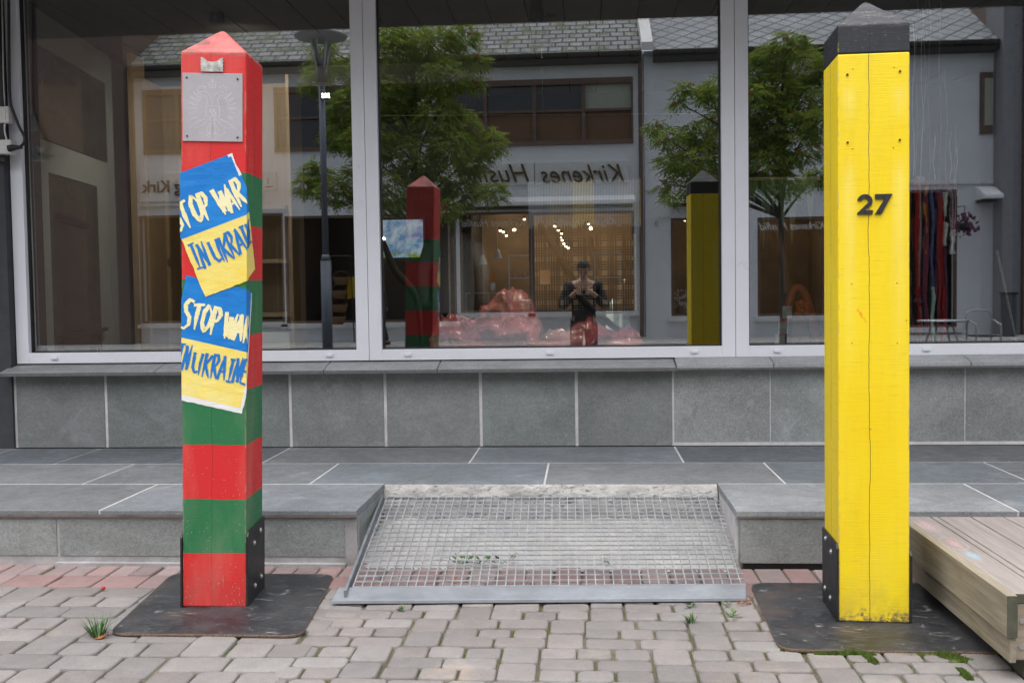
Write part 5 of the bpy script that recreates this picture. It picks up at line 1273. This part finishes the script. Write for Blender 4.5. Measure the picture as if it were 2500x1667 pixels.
a = M(818,800,SY+.6); m = MB(); 
t = thing('basket_stand', 'black wire frame carrying the wicker baskets', 'rack', (a.x,SY+.75,.2)); m.tube([(a.x-.15,SY+.72,.2),(a.x-.1,SY+.72,2.3)], .015, 6); m.tube([(a.x+.5,SY+.72,.2),(a.x+.45,SY+.72,2.3)], .015, 6); m.tube([(a.x-.1,SY+.72,2.3),(a.x+.45,SY+.72,2.3)], .015, 6); m.build('frame', MAT['black'], t)
q = M(2418,790,SY+1.2); t = thing('meter_cabinet', 'dark grey meter cabinet on the pavement across the street', 'cabinet', (q.x,SY+1.2,.2)); x0, x1, z0, z1 = H(2420,718,2394,800)
m = MB(); m.box(x0, x1, SY+1.1, SY+1.4, .2, z1); m.build('cabinet_body', simple('cabinet_grey', (.07,.075,.085), .5), t, bevel=.02); m = MB(); m.box(x0-.02, x1+.02, SY+1.08, SY+1.42, z1, z1+.05); m.build('lid', MAT['black'], t, bevel=.01)
t = thing('metal_table', 'round metal cafe table with tubular legs, mirrored behind the yarn', 'table', M(2320,850,-5.2)); q = M(2300,785,-5.2)
m = MB(); m.lathe([(.0,0),(.42,.0),(.43,.015),(.42,.03),(.0,.03)], q, 26); m.build('table_top', MAT['galv'], t, True)
for s_ in (-1,1):
    for e in (-1,1): m = MB(); m.tube([(q.x+s_*.12,-5.2+e*.12,q.z),(q.x+s_*.3,-5.2+e*.3,-.01)], .018, 8); m.build('leg', MAT['galv'], t, True)
t = thing('metal_chair', 'tubular metal cafe chair beside the round table, mirrored at the right', 'chair', (q.x+.8,-5.2,0)); cx_ = q.x+.75
m = MB(); m.box(cx_-.22,cx_+.22,-5.4,-4.98,.43,.45); m.build('seat', MAT['black'], t, bevel=.008)
for s_ in (-1,1):
    m = MB(); m.tube(smooth([Vector((cx_+s_*.22,-5.0,-.01)),Vector((cx_+s_*.22,-5.0,.6)),Vector((cx_+s_*.22,-5.1,.66)),Vector((cx_+s_*.22,-5.4,.68)),Vector((cx_+s_*.22,-5.45,.0))],4), .014, 7); m.build('leg', MAT['galv'], t, True)
m = MB(); m.tube(smooth([Vector((cx_-.22,-5.42,.45)),Vector((cx_-.2,-5.46,.86)),Vector((cx_+.2,-5.46,.86)),Vector((cx_+.22,-5.42,.45))],5), .014, 7); m.build('backrest', MAT['galv'], t, True)
q = M(2355,545,SY+.5); t = thing('flower_basket', 'hanging basket of dark purple flowers on the wall across the street', 'flowers', q); m = MB(); random.seed(5)
for i in range(150):
    d = Vector((rnd(-1,1),rnd(-1,1),rnd(-1,1)))
    if d.length < 1: m.ball((q.x+d.x*.32, q.y+d.y*.25, q.z+d.z*.33-.1*abs(d.x)), rnd(.02,.05), 5, 4)
m.build('blossom', MAT['y_plum'], t); m = MB(); m.lathe([(.0,-.18),(.12,-.16),(.18,.0),(.0,.0)], q, 12); m.build('basket', MAT['black'], t, True); m = MB(); m.tube([q+Vector((0,0,.0)), q+Vector((0,0,.4)), (q.x,SY+.01,q.z+.42)], .01, 6); m.build('hook', MAT['black'], t)
q = M(2345,610,SY+.5)

# ================================================================== PEOPLE (mirrored)
def skin_mesh(name, verts, edges, radii, mat, parent, sub=2):
    me = bpy.data.meshes.new(name); me.from_pydata(verts, edges, []); me.materials.append(mat)
    o = bpy.data.objects.new(name, me); COL.objects.link(o); o.parent = parent
    me.skin_vertices.new() if hasattr(me.skin_vertices, 'new') and not me.skin_vertices else None
    md = o.modifiers.new('skin', 'SKIN'); md.use_smooth_shade = True
    if me.skin_vertices:
        for i, r_ in enumerate(radii):
            sv = me.skin_vertices[0].data[i]; sv.radius = r_ if isinstance(r_, tuple) else (r_, r_)
        me.skin_vertices[0].data[0].use_root = True
    s_ = o.modifiers.new('sub', 'SUBSURF'); s_.levels = sub; s_.render_levels = sub
    return o
def person(loc, rz, lab, hands, legs, hair, height=1.78, look_down=0, elbow=None):
    """standing figure in local space, facing +Y; hands = (left, right) wrist points"""
    k = height/1.78; t = thing('person', lab, 'person', loc, (0,0,rz)); t.scale = (k,k,k)
    V_ = [(0,0,.98),(0,.0,1.12),(0,.01,1.30),(0,0,1.44),(0,.005,1.52),(0,.01,1.60)]; R_ = [(.155,.115),(.15,.11),(.175,.12),(.15,.09),(.058,.058),(.06,.062)]
    E_ = [(0,1),(1,2),(2,3),(3,4),(4,5)]
    def add(p, r_, frm): V_.append(p); R_.append(r_); E_.append((frm, len(V_)-1)); return len(V_)-1
    for s_, leg in ((-1,legs[0]),(1,legs[1])):
        h = add((s_*.095,0,.88), .092, 0); kn = add((s_*.1,leg[0]*.45+.03,.50), .066, h); an = add((s_*.105,leg[0],.10), .046, kn); add((s_*.115,leg[0]+.14,.04), .04, an)
        add((s_*.105,leg[0]-.05,.035), .036, an)
    for s_, hd, el in ((-1,hands[0],elbow[0]),(1,hands[1],elbow[1])):
        sh_ = add((s_*.19,0,1.42), .068, 3); e = add(el, .05, sh_); wv = add(tuple(Vector(el)*.15+Vector(hd)*.85), .036, e); add(hd, .031, wv)
    b_ = skin_mesh('body', V_, E_, R_, MAT['skin'], t)
    # clothing: jacket shell and trousers
    JV = [(0,0,.80),(0,0,1.12),(0,.01,1.30),(0,0,1.45)]; JR = [(.185,.14),(.175,.13),(.195,.14),(.165,.105)]; JE = [(0,1),(1,2),(2,3)]
    for s_, hd, el in ((-1,hands[0],elbow[0]),(1,hands[1],elbow[1])):
        JV.append((s_*.2,0,1.43)); JR.append(.085); JE.append((3,len(JV)-1)); JV.append(el); JR.append(.068); JE.append((len(JV)-2,len(JV)-1)); JV.append(tuple(Vector(el)*.2+Vector(hd)*.8)); JR.append(.052); JE.append((len(JV)-2,len(JV)-1))
    skin_mesh('jacket', JV, JE, JR, MAT['jacket'], t)
    TV = [(0,0,1.04)]; TR = [(.165,.125)]; TE = []
    for s_, leg in ((-1,legs[0]),(1,legs[1])):
        i = len(TV); TV += [(s_*.1,0,.86),(s_*.105,leg[0]*.45+.03,.50),(s_*.108,leg[0],.09)]; TR += [.108,.082,.07]; TE += [(0,i),(i,i+1),(i+1,i+2)]
    skin_mesh('trousers', TV, TE, TR, MAT['trouser'], t)
    # head with features, as one mesh
    bm = bmesh.new(); bmesh.ops.create_icosphere(bm, subdivisions=4, radius=1)
    for v in bm.verts:
        x, y, z = v.co; jaw = 1-.30*max(0, -z)**1.2
        v.co = Vector((x*.076*jaw, y*.096*(1-.12*max(0,-z)) , z*.118))
        fx, fz = v.co.x, v.co.z
        if y > .2:
            v.co.y += .020*math.exp(-(fx/.011)**2-((fz+.012)/.020)**2)                 # nose
            v.co.y -= .009*(math.exp(-((fx-.032)/.014)**2-((fz-.012)/.011)**2)+math.exp(-((fx+.032)/.014)**2-((fz-.012)/.011)**2))   # eye sockets
            v.co.y -= .004*math.exp(-(fx/.022)**2-((fz+.058)/.004)**2); v.co.y += .005*math.exp(-(fx/.02)**2-((fz+.066)/.008)**2)       # mouth
            v.co.y += .006*math.exp(-(fx/.02)**2-((fz+.098)/.016)**2)
        if abs(x) > .93 and abs(z) < .3: v.co.x += sgn(x)*.012*(1-abs(z)/.3)                                                            # ears
    bmesh.ops.translate(bm, verts=bm.verts, vec=(0,.025,1.68)); me = bpy.data.meshes.new('head'); bm.to_mesh(me); bm.free(); me.materials.append(MAT['skin'])
    for p in me.polygons: p.use_smooth = True
    hd_ = bpy.data.objects.new('head', me); COL.objects.link(hd_); hd_.parent = t
    m = MB()
    for s_ in (-1,1): m.ball((s_*.031,.108,1.692), .0105, 8, 6)
    m.build('eye', MAT['black'], hd_, True, local=True)
    bm = bmesh.new(); bmesh.ops.create_icosphere(bm, subdivisions=4, radius=1); dl = []
    for v in bm.verts:
        x, y, z = v.co
        if y > .35 and z < .55 or z < -.42: dl.append(v)
        n = 1+.05*noise.noise(v.co*6); v.co = Vector((x*.088*n, y*.108*n-.004, z*.128*n+.004))
    bmesh.ops.delete(bm, geom=dl, context='VERTS'); bmesh.ops.translate(bm, verts=bm.verts, vec=(0,.025,1.68)); me = bpy.data.meshes.new('hair'); bm.to_mesh(me); bm.free(); me.materials.append(hair)
    for p in me.polygons: p.use_smooth = True
    ho = bpy.data.objects.new('hair', me); COL.objects.link(ho); ho.parent = t; sm = ho.modifiers.new('thick','SOLIDIFY'); sm.thickness = .012
    if look_down:
        mt_ = Matrix.Translation((0,.03,1.57)) @ Matrix.Rotation(-look_down, 4, 'X') @ Matrix.Translation((0,-.03,-1.57))
        for q_ in (hd_, ho): q_.matrix_local = mt_
    # hands: palm and five bent fingers each
    for s_, hd in ((-1,hands[0]),(1,hands[1])):
        hv = Vector(hd); inw = Vector((-s_*.6 if hd[1] > .15 else 0, .8 if hd[1] > .15 else .12, 0 if hd[1] > .15 else -1)).normalized()
        sidev = Vector((0,0,1)) if hd[1] > .15 else Vector((0,1,0)); curl = Vector((-s_,.0,0)) if hd[1] > .15 else Vector((-s_*.5,0,0))
        HV = [tuple(hv), tuple(hv+inw*.045)]; HR = [(.022,.03),(.024,.036)]; HE = [(0,1)]
        for q, ln in ((-.027,.062),(-.009,.072),(.009,.068),(.026,.052)):
            b0 = hv+inw*.075+sidev*q; i = len(HV); HV += [tuple(b0), tuple(b0+inw*ln*.5+curl*.012), tuple(b0+inw*ln*.72+curl*.038)]; HR += [.0095,.0085,.0075]; HE += [(1,i),(i,i+1),(i+1,i+2)]
        b0 = hv+inw*.035+sidev*.036; i = len(HV); HV += [tuple(b0), tuple(b0+inw*.035+sidev*.016+curl*.012), tuple(b0+inw*.06+sidev*.014+curl*.028)]; HR += [.012,.010,.0085]; HE += [(0,i),(i,i+1),(i+1,i+2)]
        skin_mesh('hand', HV, HE, HR, MAT['skin'], t)
    m = MB()
    for s_, leg in ((-1,legs[0]),(1,legs[1])):
        y = leg[0]; m.tube([(s_*.11,y-.09,.05),(s_*.112,y-.02,.06),(s_*.118,y+.09,.045),(s_*.122,y+.17,.032)], [.04,.052,.046,.026], 12)
    m.build('shoe', MAT['black'], t, True, local=True)
    return t
person((-.02,-.36,-.012), 0, 'photographer in a dark jacket holding a camera at chest height, mirrored in the middle window', ((-.115,.20,1.34),(.115,.20,1.34)), ((0,0),(.04,0)), MAT['hairdark'], 1.8, .75, ((-.30,.0,1.13),(.30,.0,1.13)))
t = thing('camera', 'small black camera held by the photographer', 'camera', (-.02,-.12,1.35)); m = MB(); m.box(-.085,.045,-.125,-.085,1.31,1.39); m.build('camera_body', MAT['black'], t, bevel=.006)
m = MB(); n = 20; m.add([(-.02+.032*math.cos(2*PI*j/n), y, 1.35+.032*math.sin(2*PI*j/n)) for y in (-.084,-.03) for j in range(n)], [(j, (j+1) % n, n+(j+1) % n, n+j) for j in range(n)]+[tuple(range(n,2*n))]); m.build('lens', MAT['black'], t, True)
q = M(930, 700, -8.6); person((q.x,-8.6,.2), math.radians(80), 'person with light brown hair in a dark jacket walking past the shops across the street', ((-.26,.06,.92),(.26,-.04,.92)), ((-.12,0),(.18,0)), MAT['hair'], 1.58, 0, ((-.25,-.08,1.15),(.25,-.12,1.15)))

# ================================================================== WEEDS, MOSS, LITTER
random.seed(11)
def blades(mb, c, n, rad, h, w2=.0022):
    for i in range(n):
        a = rnd(0,2*PI); r_ = rad*math.sqrt(random.random()); b0 = Vector((c[0]+r_*.45*math.cos(a), c[1]+r_*.45*math.sin(a), c[2])); hh = h*rnd(.5,1.1)
        tip = b0+Vector((math.cos(a)*rad*rnd(.4,1.2), math.sin(a)*rad*rnd(.4,1.2), hh)); md = (b0+tip)/2+Vector((0,0,hh*.22)); p = Vector((-math.sin(a),math.cos(a),0))*w2
        mb.add([b0-p,b0+p,md+p*.8,md-p*.8,tip], [(0,1,2,3),(3,2,4)])
def leaves(mb, c, n, rad, s_):
    for i in range(n):
        a = rnd(0,2*PI); d = Vector((math.cos(a),math.sin(a),rnd(.2,.9))).normalized(); b0 = Vector(c)+Vector((rnd(-.3,.3)*rad,rnd(-.3,.3)*rad,0)); L = s_*rnd(.7,1.2); p = Vector((-math.sin(a),math.cos(a),rnd(-.3,.3)))*L*.32
        m_ = b0+d*rad*rnd(.5,1); mb.add([m_, m_+d*L*.4+p, m_+d*L, m_+d*L*.4-p], [(0,1,2,3)]); q = Vector((.0012,.0012,0)); mb.add([b0-q,b0+q,m_+q,m_-q], [(0,1,2,3)])
def weed(c, lab, fn, *a):
    m = MB(); fn(m, c, *a); o = m.build('weed', MAT['leafgreen']); tag(place(o, c), lab, 'weed', 'weeds in the paving joints')
def gp_(px, py, z=0): 
    v = _d+_r*((px-CX)/F)-_u*((py-CY)/F); z = z*K0+GZ; v = v*((z-H0)/v.z); return Vector((v.x, v.y, z))
c = gp_(240,1551); weed((c.x,c.y,.045), 'grass tuft at the front left corner of the steel plate under the striped post', blades, 70, .06, .075)
weed(tuple(gp_(1686,1520)), 'small grass tuft in a paving joint below the right end of the grating', blades, 26, .03, .04)
weed(tuple(gp_(1790,1508)), 'small leafy weed in the joint left of the yellow post plate', leaves, 12, .025, .022)
weed(tuple(gp_(1685,1482)), 'tiny leafy weed just below the grating nosing', leaves, 10, .02, .018)
weed(tuple(gp_(1772,1478)), 'tiny leafy weed between grating and yellow post plate', leaves, 9, .02, .015)
weed(tuple(gp_(975,1490)), 'small mossy weed in the joint below the left end of the grating', leaves, 14, .025, .014)
weed((gp_(1118,1398,.02).x,4.56,.06), 'leafy weed sprouting beneath the left part of the grating', leaves, 14, .05, .04)
weed((gp_(1165,1395,.02).x,4.56,.06), 'second leafy weed beneath the grating, right of the first', leaves, 10, .045, .035)
weed((gp_(1228,1390,.02).x,4.57,.06), 'upright pale leaf standing beneath the middle of the grating', leaves, 6, .05, .05)
weed((gp_(1495,1386,.02).x,4.57,.06), 'tiny green sprout beneath the right part of the grating', leaves, 5, .03, .025)
for px, py in ((1400,1496),(1420,1520),(1462,1545),(1270,1535),(1275,1560),(1410,1580),(1520,1470),(1610,1490),(1622,1530),(1640,1565),(960,1520),(940,1575),(920,1560),(1045,1545)):
    pass
mo = MB()
def mossline(p0, p1, n, w2, h):
    for i in range(n):
        f = random.random(); c = p0.lerp(p1, f)+Vector((rnd(-1,1)*w2*.4, rnd(-1,1)*w2, 0)); k = .5+.5*noise.noise((c.x*9,c.y*9,1))
        if k < .35: continue
        hh = h*rnd(.4,1)*k; a = rnd(0,PI); p = Vector((math.cos(a),math.sin(a),0))*rnd(.002,.005)
        mo.add([c-p, c+p, c+Vector((rnd(-.004,.004),rnd(-.004,.004),hh))], [(0,1,2)])
P0 = lambda px, py: gp_(px, py, -.004)
mossline(P0(1990,1594), P0(2150,1598), 4200, .02, .03); mossline(P0(2110,1600), P0(2135,1618), 1200, .03, .026); mossline(P0(2140,1600), P0(2290,1600), 1600, .014, .018)
mossline(P0(2290,1600), P0(2380,1622), 3600, .032, .03); mossline(P0(2330,1622), P0(2362,1655), 2000, .028, .026); mossline(P0(2380,1612), P0(2440,1616), 500, .03, .014); mossline(P0(1905,1585), P0(1935,1592), 250, .01, .014)
mossline(P0(1920,1598), P0(2330,1640), 500, .03, .006)
o = mo.build('moss', MAT['moss']); tag(o, kind='stuff')
dl = MB()
def litter(px, py, z, s_, mat, lab, cat='leaf', name='dead_leaf'):
    c = gp_(px, py, z); m = MB(); a = rnd(0,PI); d = Vector((math.cos(a),math.sin(a),.15))*s_; p = Vector((-math.sin(a),math.cos(a),.1))*s_*.4
    m.add([c-d, c+p+Vector((0,0,.003)), c+d+Vector((0,0,.006)), c-p, c-d-Vector((0,0,.001)), c+p+Vector((0,0,.0015)), c+d+Vector((0,0,.0045)), c-p-Vector((0,0,.0015))], [(0,1,2,3),(7,6,5,4),(0,4,5,1),(1,5,6,2),(2,6,7,3),(3,7,4,0)])
    o = m.build(name, MAT[mat]); tag(place(o, c), lab, cat)
litter(247,1554,.006,.028,'deadleaf','rusty brown dead leaf beside the grass tuft at the plate corner')
litter(928,1444,.03,.016,'deadleaf','orange dead leaf under the left front corner of the grating')
litter(1110,1412,.02,.02,'deadleaf','curled brown leaf beneath the weeds under the grating'); litter(1222,1404,.02,.022,'deadleaf','tan leaf under the middle of the grating'); litter(960,1341,.06,.012,'deadleaf','small brown leaf on the concrete under the left of the grating')
c = gp_(252,1435,.012); m = MB(); m.ball(c, .009, 10, 8); o = m.build('berry', MAT['berry'], None, True); tag(place(o, c), 'single red rowan berry on the paving left of the striped post', 'berry')
for i in range(46): 
    c = gp_(1800+rnd(0,42), 1470+rnd(-4,8), .006); dl.add([c, c+Vector((rnd(-.012,.012),rnd(-.012,.012),.003)), c+Vector((rnd(-.01,.01),rnd(-.01,.01),.006))], [(0,1,2)])
o = dl.build('leaf_litter', MAT['deadleaf']); tag(o, kind='stuff')
